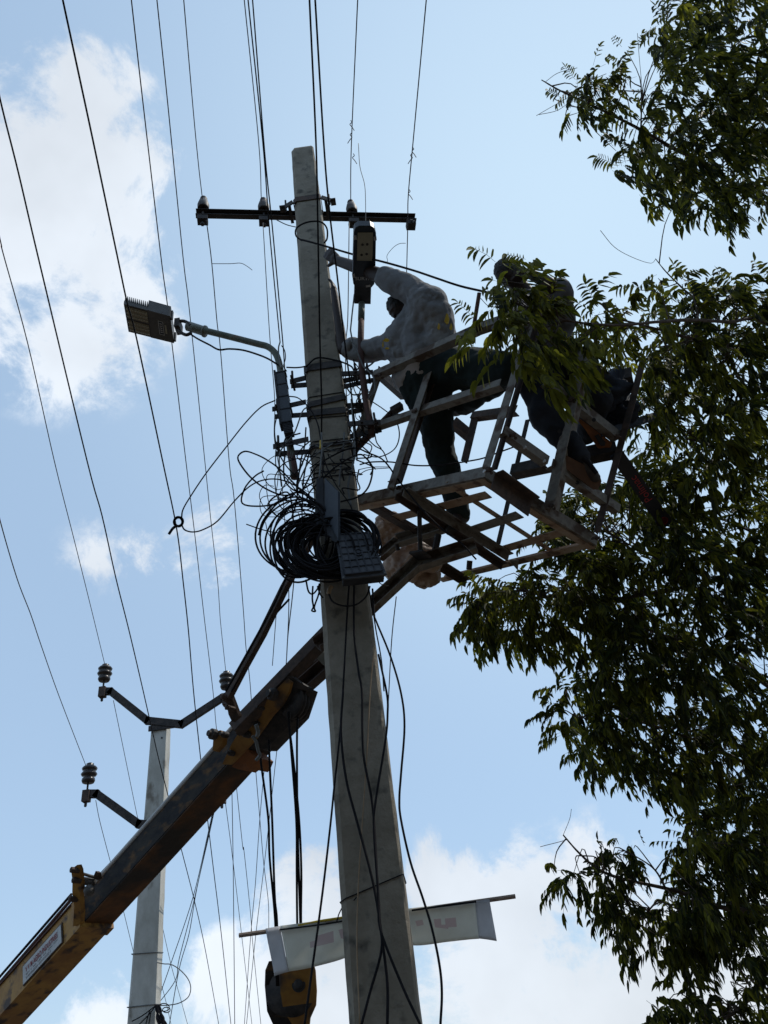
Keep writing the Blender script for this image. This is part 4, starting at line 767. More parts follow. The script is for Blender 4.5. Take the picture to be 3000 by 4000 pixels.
fflat((1500, 2035), (1908, 1932), .075); fflat((1780, 2092), (2030, 2010), .08, 'basket_steel', c=-.01); fflat((1950, 2150), (2210, 2075), .075)
fflat((1740, 1885), (2150, 2150), .045, c=.02)
# heavy carrying beams under the floor
def under(p, q, w, h, m, c=-.03, name='carrier_beam'):
    a, b = FP(*p, c), FP(*q, c); t, s_, n_ = frame(b - a, Wn)
    return MB().box((a + b) / 2, (b - a) / 2, s_ * h / 2, n_ * .004).box((a + b) / 2 + s_ * h / 2 + n_ * w / 2 * (1 if n_.dot(Un) > 0 else -1), (b - a) / 2 * .999, s_ * .004, n_ * w / 2).build(name, m, bask)
under((1575, 1925), (1985, 2180), .05, .05, 'basket_steel'); under((1545, 1940), (1960, 2215), .05, .045, 'rusty_steel', c=-.045)
under((1925, 1880), (2070, 1985), .07, .12, 'rusty_steel', c=-.05); under((1660, 2180), (1820, 2280), .06, .06, 'rusty_steel', c=-.03)
MB().prism([FP(x, y, -.03) for x, y in [(1990, 2190), (2023, 2230), (2025, 2190)]], Wn * .006).build('gusset', 'basket_steel', bask)
MB().prism([FP(x, y, -.03) for x, y in [(1825, 2240), (1852, 2275), (1856, 2240)]], Wn * .006).build('gusset', 'rusty_steel', bask)
MB().box((FP(1905, 1860, .05) + FP(1985, 1915, .05)) / 2, (FP(1985, 1915) - FP(1905, 1860)) / 2, Un * .05, Wn * .01).build('corner_plate', 'rusty_steel', bask)
# boom link beams under the basket
chan(D(1420, 2410, 5.15), D(1640, 2205, 5.3), .085, .06, 'basket_steel', 'link_channel', parent=bask); chan(D(1628, 2213, 5.3), D(1862, 2140, 5.25), .1, .06, 'basket_steel', 'link_channel', parent=bask)
chan(D(1240, 2530, 5.0), D(1425, 2405, 5.15), .085, .06, 'rusty_steel', 'link_channel', parent=bask)
chan(D(1490, 2180, 5.75), D(1560, 2120, 5.7), .07, .05, 'basket_steel', 'link_channel', parent=bask); chan(D(1555, 2122, 5.7), D(1760, 2058, 5.55), .085, .06, 'basket_steel', 'link_channel', parent=bask)
MB().prism([D(x, y, 5.14) for x, y in ((1484, 2345), (1488, 2338), (1504, 2326), (1504, 2334), (1498, 2342), (1486, 2352))], -bbk * .004).build('slot', 'pipe_red', bask)
MB().tube([D(1638, 1992, 5.25), D(1642, 2160, 5.2)], .016, 10).box(D(1642, 2168, 5.22), Un * .06, Vn * .05, Wn * .008).build('hanger_rod', 'dark_steel', bask)
for q_ in ((D(1712, 2090, 5.5), D(1700, 2150, 5.45), .025), (D(1835, 2190, 5.5), D(1832, 2225, 5.5), .022), (D(1548, 2125, 5.6), D(1556, 2150, 5.6), .016)): MB().tube(q_[:2], q_[2], 8).build('bolt', 'dark_steel', bask)
def blob(mb, c, r, axes, amp, seed, n=26, m=18):
    k = len(mb.v); mb.ell(c, r, axes, n, m); r_ = np.random.default_rng(seed); W_ = r_.normal(0, 1, (7, 3)); Ph = r_.uniform(0, 6, 7); c = np.array(c)
    for i in range(k, len(mb.v)):
        d = mb.v[i] - c; q = nrm(d); s_ = sum(math.sin(4.2 * (j % 3 + 1) * W_[j].dot(q) + Ph[j]) / (1 + j * .4) for j in range(7)); mb.v[i] = c + d * (1 + amp * s_ * .35)
# posts and rails (pixel ends with depths)
def post(p, q, w, m='basket_steel', n1=None, n2=None, name='post', t=.006):
    w *= 1.2; a, b = D(*p), D(*q); return MB().ang(a, b, Un if n1 is None else n1, -Vn * -1 if n2 is None else n2, w, t).build(name, m, bask)
dp = lambda px, py, k=0.0: dep(FP(px, py)) + k
post((1288, 1985, dp(1290, 1985)), (1465, 1465, 5.85), .05)
post((1512, 1905, dp(1515, 1905) - .01), (1688, 1370, 5.6), .055); MB().box((D(1558, 1890, 5.3) + D(1733, 1360, 5.62)) / 2, (D(1733, 1360, 5.62) - D(1558, 1890, 5.3)) / 2, Vn * .003, nrm(Un) * .028).build('post', 'rusty_steel', bask)
post((1882, 1828, 4.71), (2065, 1235, 5.08), .052); MB().box((D(1930, 1836, 4.76) + D(2100, 1260, 5.12)) / 2, (D(2100, 1260, 5.12) - D(1930, 1836, 4.76)) / 2, Vn * .003, Un * .024).build('post', 'rusty_steel', bask)
post((2122, 1985, 4.86), (2262, 1370, 5.2), .062); post((2112 + 52, 1985, 4.86), (2262 + 36, 1370, 5.2), .05, n1=-Un, n2=Vn)
post((2318, 2075, 5.04), (2448, 1600, 5.3), .042, 'rusty_steel'); post((2448, 1600, 5.3), (2500, 1400, 5.4), .042, 'rusty_steel')
post((1936, 2125, 5.45), (2052, 1640, 5.8), .032, 'dark_steel'); post((1800, 1800, 5.9), (1842, 1625, 5.95), .06, 'rusty_steel')
def rail(p, q, w, m='basket_steel', n1=None, n2=None, name='rail'):
    w *= 1.2; a, b = D(*p), D(*q); return MB().ang(a, b, Wn if n1 is None else n1, Vn if n2 is None else n2, w, .006).build(name, m, bask)
rail((1452, 1470, 5.78), (1856, 1288, 5.12), .05); rail((1856, 1288, 5.12), (2075, 1215, 5.0), .05, 'basket_steel')
rail((1400, 1690, 5.72), (1625, 1613, 5.42), .042); rail((1622, 1612, 5.42), (1950, 1505, 4.92), .047)
rail((1476, 1458, 5.78), (1590, 1560, 6.2), .05, 'dark_steel', n2=-Un)
rail((1966, 1690, 4.80), (2140, 1812, 4.92), .052, n2=-Un); rail((2155, 1820, 4.92), (2420, 2000, 5.1), .05, n2=-Un); 
rail((2130, 1495, 5.05), (2235, 1570, 5.1), .05, n2=-Un); rail((2235, 1570, 5.1), (2420, 1715, 5.25), .055, n2=-Un)
rail((2085, 1245, 5.1), (2240, 1385, 5.2), .05, n2=-Un, m='rusty_steel'); rail((2255, 1385, 5.25), (2440, 1540, 5.5), .06, n2=-Un, m='dark_steel')
rail((1835, 1632, 5.95), (2010, 1608, 5.6), .05, 'rusty_steel'); rail((1765, 1650, 6.0), (1840, 1712, 6.0), .06, 'rusty_steel', n2=-Un)
rail((1990, 1850, 5.45), (2130, 1820, 5.25), .07, 'dark_steel'); rail((2280, 1788, 5.35), (2412, 1760, 5.3), .08, 'dark_steel')
rail((2325, 1500, 5.7), (2470, 1470, 5.6), .08, 'dark_steel')
MB().tube([D(1378, 1768, 5.6), D(1550, 1592, 5.72)], .024, 10).build('brace_pipe', 'pipe_red', bask, True)
MB().bar(D(1530, 1608, 5.68), D(1570, 1585, 5.7), .06, .04).tube([D(1535, 1622, 5.66), D(1602, 1622, 5.6)], .012, 8).build('brace_shoe', 'dark_steel', bask)
MB().tube([D(1853, 1262, 5.1), D(1872, 1145, 5.12)], .014, 8).build('upright_rod', 'pipe_red', bask); MB().bar(D(1820, 1305, 5.08), D(1880, 1270, 5.06), .06, .02).build('rail_clamp', 'dark_steel', bask)
for x, y, d_ in ((2052, 1748, 4.86), (2128, 1802, 4.9), (1893, 1842, 4.66)): MB().lathe(D(x, y, d_ - .03), -Vn - Un * .3, [(.012, 0), (.012, .006)], 10).build('rivet_hole', 'white_paint', bask)
for x, y, d_ in ((2186, 1685, 4.95), (2320, 1640, 5.13), (2255, 1885, 5.0)): MB().lathe(D(x, y, d_ - .01), ray(x, y) * -1, [(.014, -.03), (.014, .006)], 10).build('drain_hole', 'tool_black', bask)
for x, y, d_ in ((1700, 1382, 5.5), (1620, 1605, 5.38), (1530, 1880, 5.2), (1905, 1835, 4.66), (2070, 1235, 5.0), (2150, 1975, 4.83), (2230, 1560, 5.05), (2410, 1705, 5.2), (2330, 2100, 5.0), (1480, 1465, 5.7), (1560, 1905, 5.2), (2000, 1700, 4.78)):
    w_ = MB(); blob(w_, D(x, y, d_), (.026, .012, .014), [Un, Vn, Wn], .8, int(x), 10, 7); w_.build('weld_seam', 'rusty_steel', bask)
    MB().lathe(D(x + 14, y + 12, d_), nrm(ray(x, y)) * -1, [(.011, -.01), (.011, .008), (.006, .009), (.006, .018)], 6).build('bolt', 'rusty_steel', bask)
sk = MB()
blob(sk, D(1600, 2200, 5.95), (.30, .10, .14), [Un, Vn, Wn], .22, 1); blob(sk, D(1665, 2250, 5.95), (.13, .08, .09), [Un, Vn, Wn], .2, 2); blob(sk, D(1520, 2070, 5.9), (.16, .1, .13), [Un, Vn, Wn], .25, 5)
so_ = sk.build('plastic_sack', 'sack_plastic', None, True)
for k_, (ns, st) in enumerate(((.12, .06), (.04, .02))):
    if k_ == 0: md = so_.modifiers.new('sub', 'SUBSURF'); md.levels = 2; md.render_levels = 2
    tx = bpy.data.textures.new('sack%d' % k_, 'VORONOI'); tx.noise_scale = ns; md = so_.modifiers.new('crumple', 'DISPLACE'); md.texture = tx; md.strength = st; md.mid_level = .5
o = tag(so_, 'crumpled pinkish plastic sheet bulging under the left side of the basket floor', 'plastic sheet')
bg_ = MB(); blob(bg_, D(2370, 1530, 5.5), (.16, .12, .17), [Un, Vn, Wn], .4, 4); blob(bg_, D(2410, 1620, 5.55), (.14, .1, .12), [Un, Vn, Wn], .5, 8)
tag(bg_.build('tool_bag', 'bag_blue', None, True), 'dark blue lumpy tool bag in the right corner of the basket among leaves', 'bag')
MB().bar(D(2280, 1560, 5.35), D(2500, 1600, 5.7), .03, .07).build('black_plank', 'tool_black'); tag(bpy.data.objects['black_plank'], 'black plank sticking out of the basket right side, the upper one', 'plank', 'black planks')
MB().bar(D(2340, 1700, 5.3), D(2560, 1625, 5.6), .03, .05).build('black_plank', 'tool_black'); tag(bpy.data.objects['black_plank.001'], 'short black plank poking right beyond the basket post under the bag', 'plank', 'black planks')
bm_ = thing('black_bar', D(2500, 1920, 5.35), 'long black flat bar with red lettering leaning out of the basket down to the right', 'bar')
a, b = D(2405, 1770, 5.25), D(2590, 2030, 5.45); t, u_, v_ = frame(b - a, -nrm(ray(2500, 1900)))
MB().box((a + b) / 2, (b - a) / 2, v_ * .047, u_ * .014).lathe(b - u_ * .012, u_, [(.055, 0), (.055, .028)], 16).build('bar_body', 'tool_black', bm_)
vv = v_ if (R.T @ v_)[0] > 0 else -v_
text_mesh('Polimac', 'bar_lettering', 'bar_red', (a + b) / 2 + u_ * .017 + t * .01, -t, -vv, .075, bm_, depth=.0, sx=1.0)
MB().lathe(b + u_ * .016, u_, [(.03, 0), (.03, .004), (.024, .004), (.024, 0)], 16).build('red_ring', 'red_paint', bm_)
og = thing('orange_plate', D(2320, 1690, 5.3), 'orange triangular metal plate with a black catch hanging under the basket side rail', 'metal plate')
MB().prism([D(x, y, 5.3) for x, y in [(2228, 1608), (2392, 1730), (2385, 1748), (2338, 1752), (2290, 1680)]], -bbk * .02).build('plate', 'orange_paint', og)
MB().prism([D(x, y, 5.265) for x, y in [(2325, 1705), (2340, 1698), (2366, 1728), (2362, 1742), (2348, 1742)]], -bbk * .01).build('catch', 'tool_black', og)
# ---------------------------------------------------------------- people
def skinmesh(mb, name, m, parent, vox=.012, smooth=4, label=None, wrinkle=0, wsize=.08, folds=0):
    o = mb.build(name, m, parent, True, label)
    md = o.modifiers.new('remesh', 'REMESH'); md.mode = 'VOXEL'; md.voxel_size = vox; md.use_smooth_shade = True
    if smooth: md = o.modifiers.new('smooth', 'SMOOTH'); md.factor = .6; md.iterations = smooth
    if wrinkle:
        if folds:
            tx = bpy.data.textures.new(name + '_creases', 'MARBLE'); tx.noise_scale = .16; tx.turbulence = 9; tx.noise_depth = 3; tx.marble_type = 'SHARP'
            md = o.modifiers.new('creases', 'DISPLACE'); md.texture = tx; md.strength = folds; md.mid_level = .5; md.texture_coords = 'LOCAL'
        tx = bpy.data.textures.new(name + '_folds', 'CLOUDS'); tx.noise_scale = wsize; tx.noise_depth = 2
        md = o.modifiers.new('folds', 'DISPLACE'); md.texture = tx; md.strength = wrinkle; md.mid_level = .5; md.texture_coords = 'LOCAL'
    return o
def chain(mb, P, r, n=14):
    for a, b, ra, rb_ in zip(P, P[1:], r, r[1:]): mb.cap(a, b, ra, rb_, n)
def hand(mb, wrist, palm_dir, normal, side, curl=.5, s=1.0):
    """palm box plus four fingers of unequal length and a thumb leaving the side; normal = back of the hand"""
    d, u_, v_ = frame(palm_dir, normal); v_ = v_ * side; w = np.array(wrist, float)
    k = w + d * .09 * s
    mb.cap(w, w + d * .03 * s, .026 * s, .03 * s)
    for i in range(4):
        o_ = (i - 1.5) * .019 * s; base = k + v_ * o_; mb.cap(w + d * .02 * s + v_ * o_ * .7, base, .014 * s, .0115 * s)
        ln = (.036, .042, .039, .030)[i] * s; p = base; q = d
        for j in range(3):
            q = nrm(q * math.cos(curl) - u_ * math.sin(curl)); u2 = nrm(u_ - u_.dot(q) * q); e = p + q * ln * (1, .7, .55)[j]; mb.cap(p, e, (.0095, .009, .008)[j] * s, (.009, .008, .007)[j] * s, 8); p = e
            d_ = q; 
    tb = w + d * .03 * s - v_ * .028 * s; t1 = tb + nrm(d * .6 - v_ * .8 - u_ * .2) * .035 * s; t2 = t1 + nrm(d * .8 - v_ * .2 - u_ * .6) * .03 * s
    mb.cap(tb, t1, .014 * s, .011 * s, 8).cap(t1, t2, .011 * s, .009 * s, 8)
def head(mb, hair, c, face, upd, r=.1):
    f, u_, s_ = frame(face, upd); A = [f, s_, u_]
    mb.ell(c, (.098 * r / .1, .078 * r / .1, .115 * r / .1), A, 20, 14); mb.ell(c + f * .02 - u_ * .055, (.07, .055, .06), A)
    mb.cap(c + f * .09 + u_ * .012, c + f * .112 - u_ * .02, .010, .014, 8)                      # nose
    mb.ell(c + f * .082 - u_ * .055, (.016, .025, .008), A, 10, 6); mb.ell(c + f * .078 - u_ * .04, (.018, .027, .007), A, 10, 6)      # mouth
    mb.ell(c + f * .088 + u_ * .034, (.012, .045, .010), A, 10, 6)                                # brow
    for q in (-1, 1): mb.ell(c + s_ * q * .08 - u_ * .005, (.018, .009, .03), A, 10, 6); mb.ell(c + f * .07 + s_ * q * .034 + u_ * .008, (.022, .016, .012), A, 10, 6)
    if hair is not None: hair.ell(c - f * .012 + u_ * .022, (.1, .088, .108), A, 20, 14); hair.ell(c - f * .04 - u_ * .01, (.078, .085, .09), A)
    return f, u_, s_
# --- man in the pale shirt
m1 = thing('person', D(1780, 2060, 5.5), 'person in pale grey shirt and dark green trousers reaching both arms to the pole', 'person', None)
body = MB(); hd_ = D(1566, 1208, 5.9); face = nrm(D(1490, 1262, 5.75) - hd_); hair = MB()
neck = D(1605, 1262, 5.85)
sh_r, el_r, wr_r = D(1672, 1188, 5.62), D(1510, 1085, 5.85), D(1322, 1020, 6.35)
sh_l, el_l, wr_l = D(1530, 1350, 5.9), D(1340, 1365, 6.1), D(1305, 1140, 6.35)
ch, pv = D(1625, 1270, 5.8), D(1665, 1465, 5.68)
head(body, hair, hd_, face, nrm(hd_ - neck))
chain(body, [hd_, neck, ch, pv], [.06, .06, .13, .14]); chain(body, [ch, sh_r, el_r, wr_r], [.08, .075, .062, .042]); chain(body, [ch, sh_l, el_l, wr_l], [.08, .065, .047, .03])
hand(body, wr_r, D(1262, 975, 6.45) - wr_r, nrm(ray(1300, 980)) * -1, 1, .33, 1.35); hand(body, wr_l, D(1298, 1050, 6.5) - wr_l, np.array([1, -.4, 0]), -1, .3)
hipL, knL, anL = D(1680, 1500, 5.68), D(1712, 1730, 5.62), D(1798, 2010, 5.5)
hipR, knR, anR = D(1770, 1440, 5.55), D(1985, 1440, 5.2), D(1790, 1600, 5.75)
chain(body, [pv, hipL, knL, anL, anL + (0, 0, -.03)], [.13, .09, .06, .045, .045]); chain(body, [pv, hipR, knR, anR], [.13, .09, .06, .045])
body.cap(anL, anL + nrm(D(1740, 2050, 5.3) - anL) * .16 - (0, 0, .02), .045, .03)
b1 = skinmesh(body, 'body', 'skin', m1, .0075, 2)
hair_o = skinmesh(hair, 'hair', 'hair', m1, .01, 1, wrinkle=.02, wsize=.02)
s = MB(); T1 = D(1668, 1170, 5.68); back = D(1730, 1250, 5.62)
chain(s, [sh_r, D(1600, 1135, 5.72), D(1510, 1085, 5.85)], [.122, .097, .078]); chain(s, [sh_l, D(1440, 1372, 6.0), D(1370, 1362, 6.1)], [.095, .082, .08])
chain(s, [D(1640, 1250, 5.75), D(1665, 1440, 5.70)], [.155, .178]); chain(s, [D(1700, 1230, 5.62), D(1725, 1400, 5.62)], [.125, .125]); chain(s, [D(1565, 1335, 5.82), D(1600, 1470, 5.76)], [.14, .135]); s.cap(D(1680, 1195, 5.65), D(1560, 1345, 5.85), .14, .13)
s.cap(D(1585, 1255, 5.86), D(1650, 1230, 5.75), .075, .1)
skinmesh(s, 'shirt', 'shirt', m1, .010, 5, wrinkle=.035, wsize=.2, folds=.028)
cl = MB().tube([neck + .085 * (math.cos(a) * nrm(np.cross(hd_ - neck, (0, 1, 0))) + math.sin(a) * nrm(np.cross(hd_ - neck, np.cross(hd_ - neck, (0, 1, 0))))) + (hd_ - neck) * .25 for a in np.linspace(0, 2 * math.pi, 17)], .014, 8).build('collar', 'jeans', m1, True)
for a_, b_, r_ in ((D(1510, 1085, 5.85), D(1540, 1102, 5.83), .083), (D(1362, 1362, 6.1), D(1385, 1363, 6.08), .085)): MB().tube([a_ - (b_ - a_) * .3, a_, b_], [r_ * .8, r_, r_ * .97], 18).build('cuff', 'shirt', m1, True)
t = MB(); chain(t, [pv, hipL, knL, anL + (anL - knL) * -.03], [.165, .16, .115, .085]); chain(t, [pv, hipR, knR], [.165, .155, .12]); chain(t, [knR, anR + (knR - anR) * .12], [.115, .075]); t.cap(D(1620, 1490, 5.72), D(1650, 1580, 5.68), .12, .10)
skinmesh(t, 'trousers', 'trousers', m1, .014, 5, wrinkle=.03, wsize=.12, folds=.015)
sh = MB(); fd = nrm(D(1735, 2058, 5.35) - anL); 
for q, a, dr in ((1, anL, fd),): sh.cap(a - dr * .04 - (0, 0, .045), a + dr * .16 - (0, 0, .06), .042, .036)
skinmesh(sh, 'shoe', 'shoe', m1, .01, 2)
sh = MB(); sh.cap(anR + (anR - knR) * .02, anR + nrm(D(1740, 1612, 5.85) - anR) * .16, .045, .035); skinmesh(sh, 'shoe', 'shoe', m1, .01, 2)
# --- second man, bent over in the right corner behind the leaves
m2 = thing('person', D(2265, 1850, 5.0), 'person in dark grey top and jeans at the basket  right end, behind leaves', 'person')
body = MB(); hair = MB(); h2 = D(1990, 1075, 5.45); nk = D(2055, 1150, 5.45)
head(body, hair, h2, nrm(D(1930, 1150, 5.2) - h2), nrm(h2 - nk))
s2, e2_, w2_ = D(2180, 1165, 5.35), D(2195, 1120, 5.0), D(2075, 1072, 5.25)
c2, p2 = D(2110, 1230, 5.45), D(2170, 1400, 5.4)
chain(body, [h2, nk, c2, p2], [.06, .065, .12, .13]); chain(body, [s2, D(2150, 1110, 5.2), w2_, D(2040, 1062, 5.3)], [.06, .045, .036, .032])
sl, el2, wl2 = D(2050, 1200, 5.35), D(2010, 1260, 5.1), D(1960, 1260, 4.98); chain(body, [c2, sl, el2, wl2], [.09, .065, .045, .03])
hand(body, w2_, h2 - w2_, (0, 0, 1), 1, .5); hand(body, wl2, D(1930, 1270, 4.9) - wl2, (0, 0, 1), -1, .8)
hp1, k1, a1 = D(2130, 1450, 5.35), D(2125, 1620, 5.15), D(2275, 1800, 5.02)
hp2, k2, a2 = D(2210, 1430, 5.4), D(2330, 1560, 5.3), D(2290, 1700, 5.5)
chain(body, [p2, hp1, k1, a1], [.12, .08, .055, .04]); chain(body, [p2, hp2, k2, a2], [.12, .08, .055, .04]); body.cap(a1, a1 + nrm(D(2335, 1880, 4.95) - a1) * .13, .04, .03)
skinmesh(body, 'body', 'skin', m2, .0085, 2); skinmesh(hair, 'hair', 'hair', m2, .01, 1, wrinkle=.02, wsize=.02)
s = MB(); chain(s, [D(2100, 1220, 5.45), p2], [.17, .17]); chain(s, [D(2190, 1260, 5.35), D(2190, 1130, 5.25)], [.11, .078]); s.cap(sl, el2, .09, .07); s.cap(D(2060, 1190, 5.45), D(2170, 1230, 5.4), .12, .13)
skinmesh(s, 'shirt', 'shirt_grey', m2, .012, 4, wrinkle=.03, wsize=.1)
t = MB(); chain(t, [p2, hp1, k1, a1 + (k1 - a1) * .08], [.15, .135, .11, .075]); chain(t, [p2, hp2, k2, a2], [.15, .135, .11, .075]); t.cap(D(2040, 1450, 5.3), D(2130, 1590, 5.2), .1, .1)
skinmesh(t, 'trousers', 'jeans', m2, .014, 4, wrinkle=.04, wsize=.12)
MB().prism([D(x, y, 4.97) for x, y in [(2196, 1782), (2215, 1780), (2275, 1812), (2345, 1862), (2350, 1880), (2336, 1912), (2320, 1912), (2260, 1868), (2192, 1818)]], nrm(np.cross(D(2345, 1862, 4.97) - D(2196, 1782, 4.97), D(2192, 1818, 4.97) - D(2196, 1782, 4.97))) * .028).build('sandal_sole', 'shoe_sole', m2)
MB().tube(dpath([(2245, 1790), (2290, 1800), (2330, 1850)], 4.98, 4.95), .016, 8).build('sandal_strap', 'cable_black', m2)
sh = MB(); sh.cap(a1, D(2325, 1865, 4.97), .045, .035); skinmesh(sh, 'foot_cover', 'shoe', m2, .01, 2)
# ---------------------------------------------------------------- neem tree
tree = thing('neem_tree', D(3400, 4150, 5.4) * [1, 1, 0], 'neem tree with drooping sickle leaves filling the right side, branches reaching over the men', 'tree')
tbase = tree.location
T0 = np.array([tbase.x, tbase.y, 0])
def limb(P, r0, r1, name='limb', wig=.0):
    pts = catmull([D(*p) for p in P], 5); n = len(pts); rs = np.linspace(r0, r1, n) * (1 + rng.normal(0, .06, n)); MB().tube(pts, list(rs), 9).build(name, 'bark', tree, True); return pts
tk = [T0, T0 + (0.02, 0, 1.3), D(3420, 3900, 5.4), D(3430, 3200, 5.6), D(3440, 2500, 5.9), D(3400, 1800, 6.3), D(3400, 1100, 6.8), D(3380, 500, 7.2), D(3360, 0, 7.5), D(3350, -500, 7.8)]
tp = catmull(tk, 6); MB().tube(tp, list(np.linspace(.17, .03, len(tp)) * (1 + rng.normal(0, .03, len(tp)))), 14).build('trunk', 'bark', tree, True)
LIMBS = [tp]
for P, r0, r1 in [
    ([(3400, 1000, 6.9), (2960, 780, 6.8), (2760, 640, 6.6), (2650, 590, 6.4), (2500, 505, 6.2), (2330, 420, 6.0), (2190, 355, 5.9), (2115, 312, 5.85)], .022, .004),
    ([(3390, 800, 7.0), (2910, 560, 7.0), (2870, 250, 6.8), (2850, 120, 6.7), (2820, -40, 6.6)], .014, .006),
    ([(2503, 505, 6.2), (2506, 400, 6.2), (2504, 300, 6.2)], .007, .003),
    ([(3420, 1500, 6.5), (3000, 1265, 6.2), (2850, 1258, 5.8), (2700, 1250, 5.3), (2560, 1258, 4.95), (2430, 1270, 4.75), (2280, 1262, 4.6), (2120, 1230, 4.5), (1990, 1170, 4.45)], .016, .004),
    ([(3420, 1700, 6.4), (3010, 1400, 6.3), (2900, 1375, 6.0), (2750, 1335, 5.6), (2620, 1300, 5.4), (2480, 1262, 5.2), (2380, 1240, 5.0)], .015, .005),
    ([(3420, 2000, 6.3), (2950, 1550, 6.3), (2850, 1400, 6.3), (2740, 1200, 6.3), (2660, 1120, 6.3), (2600, 1060, 6.3), (2560, 1010, 6.3)], .014, .003),
    ([(3430, 2700, 5.9), (3060, 2490, 5.9), (2900, 2420, 5.8), (2720, 2300, 5.7), (2600, 2310, 5.7), (2440, 2335, 5.7), (2280, 2345, 5.7), (2120, 2325, 5.7), (2040, 2300, 5.7)], .02, .004),
    ([(2720, 2300, 5.7), (2600, 2200, 5.8), (2480, 2140, 5.9), (2380, 2080, 6.0)], .012, .004),
    ([(3430, 3000, 5.8), (3070, 2740, 5.8), (2900, 2600, 5.7), (2700, 2530, 5.7), (2560, 2470, 5.7), (2480, 2440, 5.7)], .018, .005),
    ([(2700, 2525, 5.7), (2560, 2505, 5.9), (2360, 2500, 6.0)], .009, .003),
    ([(3430, 3300, 5.7), (3080, 3080, 5.7), (2850, 2950, 5.7), (2600, 2850, 5.7), (2400, 2800, 5.7), (2250, 2800, 5.7)], .018, .004),
    ([(3430, 3700, 5.5), (3100, 3560, 5.5), (2950, 3560, 5.5), (2800, 3540, 5.5), (2700, 3500, 5.5), (2600, 3470, 5.5), (2420, 3430, 5.5), (2330, 3390, 5.5), (2260, 3330, 5.5), (2200, 3262, 5.5)], .022, .005),
    ([(2600, 3470, 5.5), (2560, 3400, 5.5), (2500, 3355, 5.5), (2430, 3320, 5.5)], .008, .003), ([(2570, 3515, 5.5), (2520, 3570, 5.5), (2470, 3605, 5.5)], .007, .003),
    ([(3430, 3450, 5.6), (2990, 3300, 5.6), (2800, 3300, 5.6), (2720, 3290, 5.6), (2650, 3270, 5.6)], .009, .003),
    ([(3430, 3350, 5.4), (3140, 3650, 5.4), (3000, 3790, 5.2), (2940, 3880, 5.2), (2880, 3950, 5.2), (2780, 3990, 5.2), (2660, 3985, 5.2)], .022, .006),
    ([(3430, 2400, 6.1), (3050, 2150, 6.1), (2900, 2060, 6.3), (2750, 2000, 6.5), (2600, 1900, 6.6)], .016, .004), ([(3430, 2100, 6.3), (3020, 1880, 6.3), (2860, 1780, 6.2), (2700, 1700, 6.1), (2560, 1600, 6.0)], .014, .004)]:
    LIMBS.append(limb(P, r0, r1))
LP = np.array([p for l_ in LIMBS for p in l_])
# leaves are written straight into arrays
LV, LF, LT = [], [], []
TW = MB()
ST = [0, .12, .35, .62, .84, 1.0]; SW = [.12, .62, 1.0, .78, .42, .0]
def leaflet(p, d, side, ln, tint):
    """sickle shaped folded blade: d = direction, side = bending direction"""
    d = nrm(d); s_ = nrm(side - np.dot(side, d) * d); n_ = np.cross(d, s_); w = ln * rng.uniform(.15, .21); k = len(LV); c = rng.uniform(.2, .55); c2_ = rng.uniform(0, .45)
    for i, (t, ww) in enumerate(zip(ST, SW)):
        q = p + d * ln * (t - .10 * t * t) + s_ * ln * c * t * t + np.array([0, 0, -1]) * ln * c2_ * t * t
        wd = nrm(s_ - d * 2 * c * t); e = w * ww
        LV.append(q + wd * e + n_ * e * .35); LV.append(q); LV.append(q - wd * e * .8 + n_ * e * .35)
    for i in range(5):
        a = k + 3 * i; LF.append((a, a + 3, a + 4, a + 1)); LF.append((a + 1, a + 4, a + 5, a + 2))
    LT.extend([tint] * 18)
def compound(p, d, ln, tint, sz=1.0):
    d = nrm(d); n = rng.integers(4, 8); sz = sz * rng.uniform(.75, 1.15); g = np.array([0, 0, -1.0]); P = []
    droop = rng.uniform(.25, .9)
    for i in range(n + 1): t = i / n; P.append(p + d * ln * t + g * ln * droop * t * t * .6)
    TW.tube([P[0], P[n // 2], P[-1]], .0012, 3, False)
    lat = nrm(np.cross(d, g) + 1e-4)
    for i in range(1, n + 1):
        ax_ = nrm(P[i] - P[i - 1]); l_ = .088 * sz * rng.uniform(.75, 1.1) * (1 - .35 * abs(i / n - .45))
        for sd in (-1, 1):
            if rng.random() < .08: continue
            leaflet(P[i], ax_ * .75 + lat * sd * .85 + g * rng.uniform(.1, .75), g * .8 + ax_ * .6 + np.array(WIND) * .5, l_, min(1, max(0, tint + rng.normal(.03, .26))))
    leaflet(P[-1], P[-1] - P[-2], g + np.array(WIND), .085 * sz, tint)
WIND = nrm(R @ np.array([.8, -.4, -.1]))
def clump(c, nleaf, tint, ln=.2, sz=1.0, twig=True, rad=.09):
    c = np.array(c)
    if twig:
        q_ = np.argsort(((LP - c) ** 2).sum(1) + (LP[:, 2] > c[2] + .5) * .2)[:10]; a = LP[int(rng.choice(q_))]; L_ = np.linalg.norm(c - a)
        if L_ < .55: m = (a + c) / 2 + rng.normal(0, .05, 3) + (0, 0, .05); TW.tube(catmull([a, m, c], 3), list(np.linspace(.0055, .002, 7)), 5, False); out = nrm(c - a)
        else: out = nrm(rng.normal(0, 1, 3))
    else: out = nrm(R @ np.array([-1, 0, 0]))
    for i in range(nleaf):
        d = nrm(rng.normal(0, .75, 3) + out * .55 + (0, 0, -.10)); compound(c + rng.normal(0, rad * .4, 3), d, ln * rng.uniform(.7, 1.15), tint, sz)
def inpoly(x, y, P):
    r = False; n = len(P)
    for i in range(n):
        x1, y1 = P[i]; x2, y2 = P[i - 1]
        if (y1 > y) != (y2 > y) and x < (x2 - x1) * (y - y1) / (y2 - y1) + x1: r = not r
    return r
